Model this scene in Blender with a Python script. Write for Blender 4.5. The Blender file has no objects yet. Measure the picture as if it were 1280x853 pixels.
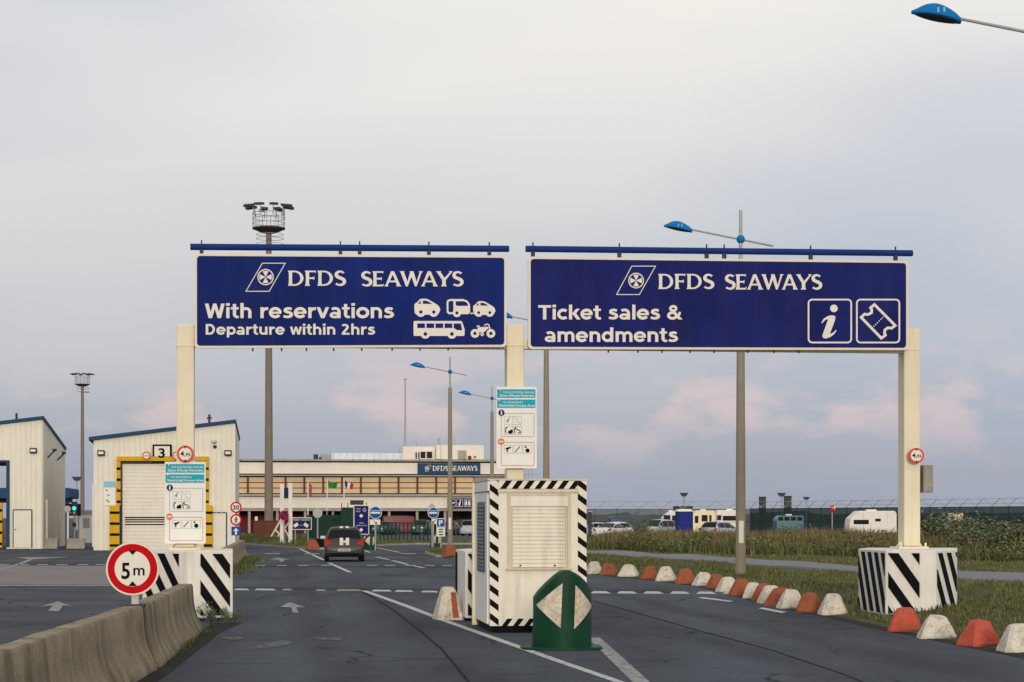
import bpy, bmesh, math, random
import numpy as np
from mathutils import Vector, noise as mnoise
random.seed(7); rng = np.random.default_rng(7)
R = math.radians
SC = bpy.context.scene
COL = SC.collection

# ------------------------------------------------------------------ camera
F, CU, HV, CH = 2500.0, 640.0, 647.0, 1.9       # focal length (photo pixels), centre column, horizon row, eye height
cam_d = bpy.data.cameras.new('camera'); cam = bpy.data.objects.new('camera', cam_d); COL.objects.link(cam)
cam.location = (0, 0, CH); cam.rotation_euler = (R(90), 0, 0)
cam_d.sensor_width = 36.0; cam_d.lens = 36.0*F/1280.0
cam_d.shift_y = (HV-426.5)/1280.0
cam_d.clip_start = 0.1; cam_d.clip_end = 6000
SC.camera = cam
ROAD = R(6.8)                                   # the road runs a little to the left of the view

# ------------------------------------------------------------------ sky, sun, exposure
SUN_EL, SUN_AZ = R(9), R(3)                    # low evening sun behind the camera, a little to its right
world = bpy.data.worlds.new('World'); SC.world = world; world.use_nodes = True
nt = world.node_tree; nt.nodes.clear()
def N(t, **k):
    n = nt.nodes.new(t)
    for a, b in k.items(): setattr(n, a, b)
    return n
def lin(r, g, b):
    f = lambda c: (c/255/12.92) if c/255 <= 0.04045 else ((c/255+0.055)/1.055)**2.4
    return (f(r), f(g), f(b), 1.0)
out = N('ShaderNodeOutputWorld'); bg = N('ShaderNodeBackground'); bg.inputs[1].default_value = 1.0
sky = N('ShaderNodeTexSky'); sky.sky_type = 'NISHITA'; sky.sun_disc = False
sky.sun_elevation = SUN_EL; sky.sun_rotation = R(180)-SUN_AZ
sky.air_density = 1.2; sky.dust_density = 2.0
skm = N('ShaderNodeVectorMath', operation='SCALE'); skm.inputs[3].default_value = 0.10
nt.links.new(sky.outputs[0], skm.inputs[0])
geo = N('ShaderNodeTexCoord')
sep = N('ShaderNodeSeparateXYZ'); nt.links.new(geo.outputs['Generated'], sep.inputs[0])
# veil of high cloud: its brightness climbs with height above the horizon
warp = N('ShaderNodeTexNoise'); warp.inputs['Scale'].default_value = 2.3; warp.inputs['Detail'].default_value = 2
mp = N('ShaderNodeMapping'); mp.inputs['Scale'].default_value = (1, 1, 3.0)
nt.links.new(geo.outputs['Generated'], mp.inputs[0]); nt.links.new(mp.outputs[0], warp.inputs[0])
wm = N('ShaderNodeMath', operation='MULTIPLY_ADD'); wm.inputs[1].default_value = 0.12; wm.inputs[2].default_value = -0.06
nt.links.new(warp.outputs[0], wm.inputs[0])
zz = N('ShaderNodeMath', operation='ADD'); nt.links.new(sep.outputs[2], zz.inputs[0]); nt.links.new(wm.outputs[0], zz.inputs[1])
rm = N('ShaderNodeMapRange'); rm.inputs[1].default_value = 0.0; rm.inputs[2].default_value = 0.5
nt.links.new(zz.outputs[0], rm.inputs[0])
ramp = N('ShaderNodeValToRGB'); e = ramp.color_ramp.elements
e[0].position = 0.0; e[0].color = lin(166, 173, 190)
e[1].position = 1.0; e[1].color = lin(250, 245, 239)
for p, c in ((0.08, (178, 184, 197)), (0.157, (200, 201, 209)), (0.27, (217, 216, 219)), (0.39, (233, 230, 230)), (0.52, (250, 245, 239))):
    x = e.new(p); x.color = lin(*c)
nt.links.new(rm.outputs[0], ramp.inputs[0])
mix1 = N('ShaderNodeMixRGB'); mix1.inputs[0].default_value = 0.90
# thinner places in the veil let the blue through
gn = N('ShaderNodeTexNoise'); gn.inputs['Scale'].default_value = 2.2; gn.inputs['Detail'].default_value = 2; gn.inputs['Roughness'].default_value = 0.5
mp4 = N('ShaderNodeMapping'); mp4.inputs['Scale'].default_value = (1.0, 1.0, 3.5); mp4.inputs['Location'].default_value = (-2.62, 0.44, 0.0)
nt.links.new(geo.outputs['Generated'], mp4.inputs[0]); nt.links.new(mp4.outputs[0], gn.inputs[0])
gm = N('ShaderNodeMapRange'); gm.inputs[1].default_value = 0.46; gm.inputs[2].default_value = 0.68; gm.inputs[4].default_value = 0.55
nt.links.new(gn.outputs[0], gm.inputs[0])
mixg = N('ShaderNodeMixRGB'); mixg.inputs[2].default_value = lin(168, 184, 210)
nt.links.new(gm.outputs[0], mixg.inputs[0]); nt.links.new(ramp.outputs[0], mixg.inputs[1])
nt.links.new(skm.outputs[0], mix1.inputs[1]); nt.links.new(mixg.outputs[0], mix1.inputs[2])
# low bank of pink cumulus all round the horizon
cn = N('ShaderNodeTexNoise'); cn.inputs['Scale'].default_value = 14.0; cn.inputs['Detail'].default_value = 6; cn.inputs['Roughness'].default_value = 0.55
mp2 = N('ShaderNodeMapping'); mp2.inputs['Scale'].default_value = (1.0, 1.0, 2.2); mp2.inputs['Location'].default_value = (2.18, -1.69, 0.0)
nt.links.new(geo.outputs['Generated'], mp2.inputs[0]); nt.links.new(mp2.outputs[0], cn.inputs[0])
band = N('ShaderNodeValToRGB'); b = band.color_ramp.elements
b[0].position = 0.018; b[0].color = (0, 0, 0, 1); b[1].position = 0.105; b[1].color = (0, 0, 0, 1)
x = b.new(0.055); x.color = (1, 1, 1, 1); x = b.new(0.07); x.color = (0.75, 0.75, 0.75, 1)
nt.links.new(sep.outputs[2], band.inputs[0])
cm = N('ShaderNodeMapRange'); cm.inputs[1].default_value = 0.50; cm.inputs[2].default_value = 0.60
nt.links.new(cn.outputs[0], cm.inputs[0])
cmul = N('ShaderNodeMath', operation='MULTIPLY'); nt.links.new(band.outputs[0], cmul.inputs[0]); nt.links.new(cm.outputs[0], cmul.inputs[1])
cmu2 = N('ShaderNodeMath', operation='MULTIPLY'); cmu2.inputs[1].default_value = 0.52; nt.links.new(cmul.outputs[0], cmu2.inputs[0])
mix2 = N('ShaderNodeMixRGB'); mix2.inputs[2].default_value = lin(232, 206, 202)
nt.links.new(cmu2.outputs[0], mix2.inputs[0]); nt.links.new(mix1.outputs[0], mix2.inputs[1])
nt.links.new(mix2.outputs[0], bg.inputs[0]); nt.links.new(bg.outputs[0], out.inputs[0])

sun_d = bpy.data.lights.new('sun', 'SUN'); sun = bpy.data.objects.new('sun', sun_d); COL.objects.link(sun)
sun_d.energy = 1.7; sun_d.angle = R(10); sun_d.color = (1.0, 0.88, 0.71)
sd = Vector((math.sin(SUN_AZ)*math.cos(SUN_EL), -math.cos(SUN_AZ)*math.cos(SUN_EL), math.sin(SUN_EL)))   # towards the sun
sun.rotation_euler = sd.to_track_quat('Z', 'Y').to_euler(); sun.location = (20, -60, 30)
vs = SC.view_settings
vs.view_transform = 'Standard'; vs.look = 'None'; vs.gamma = 1; vs.exposure = 0.0; vs.use_curve_mapping = False

# ------------------------------------------------------------------ materials
def mat(name, rgb, rough=0.6, var=0.12, scale=4.0, bump=0.0, bscale=40.0, metal=0.0, streak=0.0, streak_col=(0.12, 0.10, 0.07), alpha=1.0, emit=None, island=0.0, spec=0.14, stretch=(1, 1, 1), fine=0.0, sscale=7.0):
    if spec <= 0.14 and metal == 0 and not name.startswith(('dark_glass', 'green_plastic')): rough = max(rough, 0.68)
    m = bpy.data.materials.new(name); m.use_nodes = True
    t = m.node_tree; L = t.links; B = t.nodes['Principled BSDF']
    B.inputs['Roughness'].default_value = rough; B.inputs['Metallic'].default_value = metal
    B.inputs['Specular IOR Level'].default_value = spec
    co = t.nodes.new('ShaderNodeTexCoord'); mpn = t.nodes.new('ShaderNodeMapping'); mpn.inputs['Scale'].default_value = stretch
    L.new(co.outputs['Object'], mpn.inputs[0])
    nz = t.nodes.new('ShaderNodeTexNoise'); nz.inputs['Scale'].default_value = scale; nz.inputs['Detail'].default_value = 5; nz.inputs['Roughness'].default_value = 0.6
    L.new(mpn.outputs[0], nz.inputs[0])
    mr = t.nodes.new('ShaderNodeMapRange'); mr.inputs[1].default_value = 0.25; mr.inputs[2].default_value = 0.75
    mr.inputs[3].default_value = 1-var; mr.inputs[4].default_value = 1+var
    L.new(nz.outputs[0], mr.inputs[0])
    val = mr.outputs[0]
    if fine:
        n2 = t.nodes.new('ShaderNodeTexNoise'); n2.inputs['Scale'].default_value = bscale; n2.inputs['Detail'].default_value = 3
        L.new(co.outputs['Object'], n2.inputs[0])
        m2 = t.nodes.new('ShaderNodeMapRange'); m2.inputs[1].default_value = 0.3; m2.inputs[2].default_value = 0.7; m2.inputs[3].default_value = 1-fine; m2.inputs[4].default_value = 1+fine
        L.new(n2.outputs[0], m2.inputs[0])
        mm = t.nodes.new('ShaderNodeMath'); mm.operation = 'MULTIPLY'; L.new(val, mm.inputs[0]); L.new(m2.outputs[0], mm.inputs[1]); val = mm.outputs[0]
    if island:
        g = t.nodes.new('ShaderNodeNewGeometry')
        m3 = t.nodes.new('ShaderNodeMapRange'); m3.inputs[3].default_value = 1-island; m3.inputs[4].default_value = 1+island
        L.new(g.outputs['Random Per Island'], m3.inputs[0])
        mm = t.nodes.new('ShaderNodeMath'); mm.operation = 'MULTIPLY'; L.new(val, mm.inputs[0]); L.new(m3.outputs[0], mm.inputs[1]); val = mm.outputs[0]
    vm = t.nodes.new('ShaderNodeVectorMath'); vm.operation = 'SCALE'; vm.inputs[0].default_value = rgb[:3]
    L.new(val, vm.inputs[3]); colr = vm.outputs[0]
    if streak:
        mp3 = t.nodes.new('ShaderNodeMapping'); mp3.inputs['Scale'].default_value = (1, 1, 0.12); L.new(co.outputs['Object'], mp3.inputs[0])
        n3 = t.nodes.new('ShaderNodeTexNoise'); n3.inputs['Scale'].default_value = sscale; n3.inputs['Detail'].default_value = 6; L.new(mp3.outputs[0], n3.inputs[0])
        m4 = t.nodes.new('ShaderNodeMapRange'); m4.inputs[1].default_value = 0.48; m4.inputs[2].default_value = 0.78; m4.inputs[4].default_value = streak; L.new(n3.outputs[0], m4.inputs[0])
        mx = t.nodes.new('ShaderNodeMixRGB'); mx.inputs[2].default_value = (*streak_col, 1); L.new(m4.outputs[0], mx.inputs[0]); L.new(colr, mx.inputs[1]); colr = mx.outputs[0]
    L.new(colr, B.inputs['Base Color'])
    if bump:
        nb = t.nodes.new('ShaderNodeTexNoise'); nb.inputs['Scale'].default_value = bscale; nb.inputs['Detail'].default_value = 4; L.new(co.outputs['Object'], nb.inputs[0])
        bp = t.nodes.new('ShaderNodeBump'); bp.inputs['Strength'].default_value = bump; bp.inputs['Distance'].default_value = 0.02
        L.new(nb.outputs[0], bp.inputs['Height']); L.new(bp.outputs[0], B.inputs['Normal'])
    if alpha < 1: B.inputs['Alpha'].default_value = alpha
    if emit: B.inputs['Emission Color'].default_value = (*emit[0], 1); B.inputs['Emission Strength'].default_value = emit[1]
    return m
M = {}
M['asphalt'] = mat('asphalt', (0.074, 0.082, 0.097), 0.85, 0.42, 0.20, 0.5, 60, fine=0.25, spec=0.05)
M['asphalt_road'] = mat('asphalt_road', (0.072, 0.082, 0.100), 0.85, 0.42, 0.42, 0.5, 60, fine=0.28, spec=0.05, stretch=(1, 0.22, 1))
M['asphalt_patch'] = mat('asphalt_patch', (0.030, 0.032, 0.036), 0.85, 0.25, 0.9, 0.5, 60, fine=0.2)
def wear(m, tracks):
    """tyre-polished tracks, oil spots, fine cracks and pale grit on a tarmac material"""
    t = m.node_tree; L = t.links; B = t.nodes['Principled BSDF']; col = B.inputs['Base Color'].links[0].from_socket
    co = t.nodes.new('ShaderNodeTexCoord'); sp = t.nodes.new('ShaderNodeSeparateXYZ'); L.new(co.outputs['Object'], sp.inputs[0])
    def math_(op, a, b_=None, c=None):
        n = t.nodes.new('ShaderNodeMath'); n.operation = op
        for i, v in enumerate((a, b_, c)):
            if v is None: continue
            if isinstance(v, (int, float)): n.inputs[i].default_value = v
            else: L.new(v, n.inputs[i])
        return n.outputs[0]
    def noise_(scale, detail, rough=0.6, st=(1, 1, 1)):
        mp_ = t.nodes.new('ShaderNodeMapping'); mp_.inputs['Scale'].default_value = st; L.new(co.outputs['Object'], mp_.inputs[0])
        n = t.nodes.new('ShaderNodeTexNoise'); n.inputs['Scale'].default_value = scale; n.inputs['Detail'].default_value = detail; n.inputs['Roughness'].default_value = rough; L.new(mp_.outputs[0], n.inputs[0]); return n.outputs[0]
    def rng_(v, a, b_, c, d):
        n = t.nodes.new('ShaderNodeMapRange'); L.new(v, n.inputs[0])
        for i, q in enumerate((a, b_, c, d)): n.inputs[i+1].default_value = q
        return n.outputs[0]
    def mixc(f, c2):
        nonlocal col
        n = t.nodes.new('ShaderNodeMixRGB'); L.new(f, n.inputs[0]); L.new(col, n.inputs[1]); n.inputs[2].default_value = (*c2, 1); col = n.outputs[0]
    xr = math_('MULTIPLY_ADD', sp.outputs[1], math.sin(ROAD), math_('MULTIPLY', sp.outputs[0], math.cos(ROAD)))
    wob = math_('MULTIPLY_ADD', noise_(0.12, 2), 1.2, -0.6); xr = math_('ADD', xr, wob)
    tot = None
    for c in tracks:
        f = rng_(math_('ABSOLUTE', math_('SUBTRACT', xr, c)), 0.12, 0.55, 1.0, 0.0); tot = f if tot is None else math_('MAXIMUM', tot, f)
    mixc(math_('MULTIPLY', math_('MULTIPLY', tot, rng_(noise_(0.8, 5, 0.6, (1, 0.2, 1)), 0.3, 0.65, 0.15, 1.0)), 0.45), (0.026, 0.028, 0.032))
    mixc(rng_(noise_(0.55, 7, 0.65), 0.56, 0.72, 0.0, 0.55), (0.095, 0.098, 0.102))       # pale worn areas
    mixc(rng_(noise_(1.7, 6, 0.7), 0.60, 0.70, 0.0, 0.65), (0.018, 0.018, 0.019))         # oil and tar spots
    vo = t.nodes.new('ShaderNodeTexVoronoi'); vo.feature = 'DISTANCE_TO_EDGE'; vo.inputs['Scale'].default_value = 0.32
    wv = t.nodes.new('ShaderNodeMixRGB'); wv.blend_type = 'ADD'; wv.inputs[0].default_value = 0.6; nn = t.nodes.new('ShaderNodeTexNoise'); nn.inputs['Scale'].default_value = 1.5; nn.inputs['Detail'].default_value = 5
    L.new(co.outputs['Object'], nn.inputs[0]); L.new(co.outputs['Object'], wv.inputs[1]); L.new(nn.outputs['Color'], wv.inputs[2]); L.new(wv.outputs[0], vo.inputs['Vector'])
    mixc(math_('MULTIPLY', rng_(vo.outputs['Distance'], 0.004, 0.014, 0.8, 0.0), rng_(noise_(0.25, 3), 0.48, 0.58, 0.0, 1.0)), (0.012, 0.012, 0.013))
    mixc(rng_(noise_(16, 3, 0.8), 0.68, 0.74, 0.0, 0.7), (0.16, 0.16, 0.155))             # grit
    L.new(col, B.inputs['Base Color'])
wear(M['asphalt'], (-14.0, -12.4, -9.6, -8.0)); wear(M['asphalt_road'], (0.75, 2.35, 6.6, 8.2))
M['concrete_apron'] = mat('concrete_apron', (0.19, 0.17, 0.17), 0.75, 0.22, 0.5, 0.3, 50, fine=0.12)
M['path'] = mat('path', (0.17, 0.18, 0.20), 0.75, 0.15, 0.8, 0.2, 60, fine=0.1)
M['kerbstone'] = mat('kerbstone', (0.32, 0.31, 0.29), 0.8, 0.2, 2, 0.3, 40)
M['paint_white'] = mat('road_paint', (0.44, 0.44, 0.44), 0.6, 0.35, 5.0, fine=0.25, bscale=18)
M['paint_worn'] = mat('road_paint_worn', (0.24, 0.245, 0.25), 0.65, 0.55, 5.0, fine=0.4, bscale=14)
M['crack'] = mat('bitumen_seal', (0.020, 0.021, 0.023), 0.8, 0.3, 3, spec=0.03)
M['paint_ghost'] = mat('road_paint_ghost', (0.115, 0.12, 0.125), 0.8, 0.6, 4.0, fine=0.5, bscale=10, spec=0.05)
M['soil'] = mat('soil', (0.06, 0.055, 0.03), 0.9, 0.4, 1.2, 0.6, 25, fine=0.3)
M['soil_dark'] = mat('road_dirt', (0.026, 0.024, 0.020), 0.9, 0.5, 1.5, 0.8, 25, fine=0.4)
M['turf'] = mat('turf', (0.072, 0.078, 0.030), 0.9, 0.45, 0.5, 0.6, 25, fine=0.3)
M['grass'] = mat('grass_blades', (0.105, 0.120, 0.038), 0.7, 0.35, 0.35, island=0.45)
M['grass_dry'] = mat('grass_dry', (0.15, 0.135, 0.06), 0.75, 0.3, 0.4, island=0.4)
M['weed_green'] = mat('weed_green', (0.095, 0.118, 0.042), 0.75, 0.35, 0.3, island=0.5)
M['weed_brown'] = mat('weed_brown', (0.165, 0.130, 0.060), 0.8, 0.35, 0.25, island=0.45)
M['leaf'] = mat('leaf', (0.105, 0.125, 0.055), 0.6, 0.3, 0.6, island=0.5)
M['leaf_grey'] = mat('leaf_grey', (0.14, 0.165, 0.105), 0.6, 0.3, 0.6, island=0.4)
M['twig'] = mat('twig', (0.08, 0.06, 0.04), 0.8)
M['barrier'] = mat('barrier_concrete', (0.27, 0.225, 0.155), 0.85, 0.34, 2.2, 0.5, 30, streak=0.85, streak_col=(0.085, 0.07, 0.042), fine=0.16, sscale=2.6)
M['concrete'] = mat('concrete', (0.30, 0.28, 0.24), 0.85, 0.2, 2.5, 0.4, 30, streak=0.3, fine=0.1)
M['pole'] = mat('pole_concrete', (0.27, 0.235, 0.18), 0.8, 0.12, 2, 0.2, 30, streak=0.25)
M['mast'] = mat('mast_steel', (0.20, 0.17, 0.14), 0.6, 0.15, 1.2, streak=0.3)
M['steel'] = mat('galvanised_steel', (0.36, 0.37, 0.38), 0.5, 0.15, 6, metal=0.3)
M['louvre'] = mat('louvre_grey', (0.15, 0.17, 0.20), 0.6, 0.15, 6)
M['dark_steel'] = mat('dark_steel', (0.05, 0.05, 0.055), 0.5, 0.15, 6)
M['cream'] = mat('cream_paint', (0.74, 0.67, 0.51), 0.5, 0.06, 2.0, streak=0.22, streak_col=(0.40, 0.32, 0.18))
M['cream_clad'] = mat('cream_cladding', (0.74, 0.71, 0.62), 0.5, 0.06, 1.0, streak=0.12, streak_col=(0.40, 0.34, 0.22))
M['booth'] = mat('booth_cream', (0.77, 0.73, 0.63), 0.5, 0.06, 3.0, streak=0.42, streak_col=(0.42, 0.36, 0.26))
M['booth_trim'] = mat('booth_trim', (0.60, 0.54, 0.42), 0.55, 0.10, 6.0, streak=0.45, streak_col=(0.25, 0.20, 0.14))
M['white'] = mat('white_paint', (0.74, 0.72, 0.67), 0.5, 0.08, 3, streak=0.32, streak_col=(0.36, 0.32, 0.26))
M['white_cool'] = mat('white_panel', (0.76, 0.77, 0.74), 0.45, 0.04, 2, streak=0.08, streak_col=(0.5, 0.48, 0.42))
M['black'] = mat('black_paint', (0.006, 0.006, 0.007), 0.6, 0.3, 5, spec=0.06)
M['sign_blue'] = mat('sign_blue', (0.0025, 0.014, 0.130), 0.5, 0.40, 0.55, spec=0.12, streak=0.14, streak_col=(0.05, 0.055, 0.15), sscale=3.0)  # tone blotches paint in the board's uneven reflections; the streaks are grime
M['sign_purple'] = mat('sign_purple', (0.0065, 0.012, 0.115), 0.5, 0.40, 0.55, spec=0.12, streak=0.16, streak_col=(0.06, 0.05, 0.14), sscale=3.0)  # same blotches of painted reflection, over a more violet blue, with grime streaks
M['sign_border'] = mat('sign_border', (0.72, 0.66, 0.56), 0.5, 0.05, 3)
M['sign_white'] = mat('sign_white', (0.74, 0.70, 0.63), 0.5, 0.05, 3)
M['sign_grey'] = mat('sign_back_grey', (0.32, 0.32, 0.33), 0.5, 0.1, 3, metal=0.2)
M['rail_blue'] = mat('rail_blue', (0.008, 0.03, 0.17), 0.4, 0.15, 3)
M['lamp_blue'] = mat('lamp_blue', (0.004, 0.15, 0.42), 0.35, 0.08, 3)
M['trim_blue'] = mat('trim_blue', (0.02, 0.06, 0.13), 0.5, 0.1, 2)
M['cyan'] = mat('cyan_band', (0.012, 0.36, 0.50), 0.45, 0.05, 3)
M['cyan_pale'] = mat('cyan_pale', (0.24, 0.52, 0.68), 0.45, 0.05, 3)
M['red'] = mat('sign_red', (0.50, 0.005, 0.010), 0.7, 0.10, 3, spec=0.06)
M['red_faded'] = mat('sign_red_faded', (0.62, 0.09, 0.06), 0.45, 0.08, 3)
M['orange_faded'] = mat('sign_orange_faded', (0.68, 0.20, 0.10), 0.5, 0.08, 3)
M['blue_disc'] = mat('blue_disc', (0.004, 0.075, 0.30), 0.4, 0.06, 3)
M['navy'] = mat('navy', (0.012, 0.022, 0.10), 0.45, 0.1, 3)
M['yellow'] = mat('safety_yellow', (0.62, 0.36, 0.012), 0.45, 0.10, 3, streak=0.2)
M['green_plastic'] = mat('green_plastic', (0.003, 0.044, 0.021), 0.5, 0.3, 4, streak=0.35, streak_col=(0.03, 0.035, 0.02))
M['nose_white'] = mat('nose_white', (0.56, 0.50, 0.40), 0.6, 0.25, 6, fine=0.25, bscale=22, streak=0.4, streak_col=(0.22, 0.17, 0.10))
M['terminal_white'] = mat('terminal_white', (0.76, 0.71, 0.64), 0.7, 0.06, 0.5, streak=0.2, streak_col=(0.36, 0.31, 0.25))
M['terminal_grey'] = mat('terminal_grey', (0.34, 0.31, 0.28), 0.8, 0.15, 0.8, streak=0.3)
M['blind'] = mat('window_blind', (0.62, 0.47, 0.30), 0.4, 0.16, 0.35)
M['mullion'] = mat('brown_mullion', (0.13, 0.045, 0.025), 0.5, 0.1, 2)
M['maroon'] = mat('maroon_wall', (0.13, 0.022, 0.02), 0.7, 0.2, 0.8)
M['glass_dark'] = mat('dark_glass', (0.008, 0.010, 0.013), 0.15, 0.1, 3, spec=0.14)
M['roof_silver'] = mat('silver_roof', (0.40, 0.46, 0.54), 0.4, 0.1, 1, metal=0.2)
M['fence_green'] = mat('fence_green', (0.009, 0.038, 0.028), 0.6, 0.2, 1)
M['mesh_green'] = mat('fence_mesh', (0.028, 0.052, 0.052), 0.7, 0.2, 0.6, alpha=0.7)
M['mesh_grey'] = mat('fence_mesh_grey', (0.10, 0.12, 0.125), 0.7, 0.2, 0.6, alpha=0.5)
M['tyre'] = mat('tyre', (0.012, 0.012, 0.012), 0.8)
M['rim'] = mat('rim', (0.35, 0.35, 0.36), 0.4, metal=0.6)
M['plate'] = mat('number_plate', (0.62, 0.62, 0.60), 0.5)
M['tail'] = mat('tail_light', (0.50, 0.02, 0.015), 0.25, emit=((1.0, 0.05, 0.03), 0.06))
M['tail_off'] = mat('tail_light_off', (0.30, 0.012, 0.012), 0.25)
M['headlamp'] = mat('headlamp', (0.6, 0.6, 0.6), 0.2)
M['lamp_on'] = mat('wall_lamp_glass', (0.75, 0.74, 0.70), 0.3)
M['green_light'] = mat('green_signal', (0.02, 0.6, 0.4), 0.3, emit=((0.05, 1.0, 0.65), 1.2))
M['flag_green'] = mat('flag_green', (0.03, 0.20, 0.04), 0.8)
M['flag_blue'] = mat('flag_blue', (0.02, 0.03, 0.20), 0.8)
M['flag_white'] = mat('flag_white', (0.7, 0.68, 0.66), 0.8)
M['flag_red'] = mat('flag_red', (0.48, 0.03, 0.03), 0.8)
M['flag_rose'] = mat('flag_rose', (0.35, 0.13, 0.11), 0.8)
M['hill'] = mat('far_scrub', (0.045, 0.055, 0.04), 0.9, 0.4, 0.05)
BODY = {k: mat('car_paint_'+k, v, 0.42, 0.04, 2, spec=0.45) for k, v in {
    'bronze': (0.026, 0.023, 0.023), 'white': (0.62, 0.63, 0.64), 'silver': (0.38, 0.42, 0.47), 'navy': (0.012, 0.03, 0.085),
    'green': (0.01, 0.06, 0.045), 'red': (0.13, 0.006, 0.012), 'black': (0.012, 0.013, 0.017), 'teal': (0.02, 0.10, 0.15), 'cream': (0.70, 0.61, 0.38)}.items()}
def block_mat(name, base, worn):
    m = mat(name, base, 0.8, 0.12, 3, 0.4, 30, fine=0.1)
    t = m.node_tree; L = t.links; B = t.nodes['Principled BSDF']
    src = B.inputs['Base Color'].links[0].from_socket
    co = t.nodes.new('ShaderNodeTexCoord'); oi = t.nodes.new('ShaderNodeObjectInfo')
    ad = t.nodes.new('ShaderNodeVectorMath'); ad.operation = 'MULTIPLY_ADD'; ad.inputs[1].default_value = (37, 37, 37)
    L.new(oi.outputs['Random'], ad.inputs[0]); L.new(co.outputs['Object'], ad.inputs[2])
    n = t.nodes.new('ShaderNodeTexNoise'); n.inputs['Scale'].default_value = 5.0; n.inputs['Detail'].default_value = 7; n.inputs['Roughness'].default_value = 0.7
    L.new(ad.outputs[0], n.inputs[0])
    mr = t.nodes.new('ShaderNodeMapRange'); mr.inputs[1].default_value = 0.50; mr.inputs[2].default_value = 0.68; mr.inputs[4].default_value = 0.8; L.new(n.outputs[0], mr.inputs[0])
    mx = t.nodes.new('ShaderNodeMixRGB'); mx.inputs[2].default_value = (*worn, 1)
    L.new(mr.outputs[0], mx.inputs[0]); L.new(src, mx.inputs[1])
    ng = t.nodes.new('ShaderNodeTexNoise'); ng.inputs['Scale'].default_value = 9.0; ng.inputs['Detail'].default_value = 8; ng.inputs['Roughness'].default_value = 0.75
    L.new(ad.outputs[0], ng.inputs[0]); mg = t.nodes.new('ShaderNodeMapRange'); mg.inputs[1].default_value = 0.54; mg.inputs[2].default_value = 0.66; mg.inputs[4].default_value = 0.65; L.new(ng.outputs[0], mg.inputs[0])
    m5 = t.nodes.new('ShaderNodeMixRGB'); m5.inputs[2].default_value = (0.075, 0.065, 0.052, 1); L.new(mg.outputs[0], m5.inputs[0]); L.new(mx.outputs[0], m5.inputs[1]); L.new(m5.outputs[0], B.inputs['Base Color'])
    return m
M['block_white'] = block_mat('block_white', (0.62, 0.58, 0.50), (0.30, 0.26, 0.18))
M['block_red'] = block_mat('block_red', (0.30, 0.085, 0.040), (0.27, 0.14, 0.08))
M['block_red_fresh'] = block_mat('block_red_fresh', (0.47, 0.085, 0.055), (0.42, 0.13, 0.09))

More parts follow.
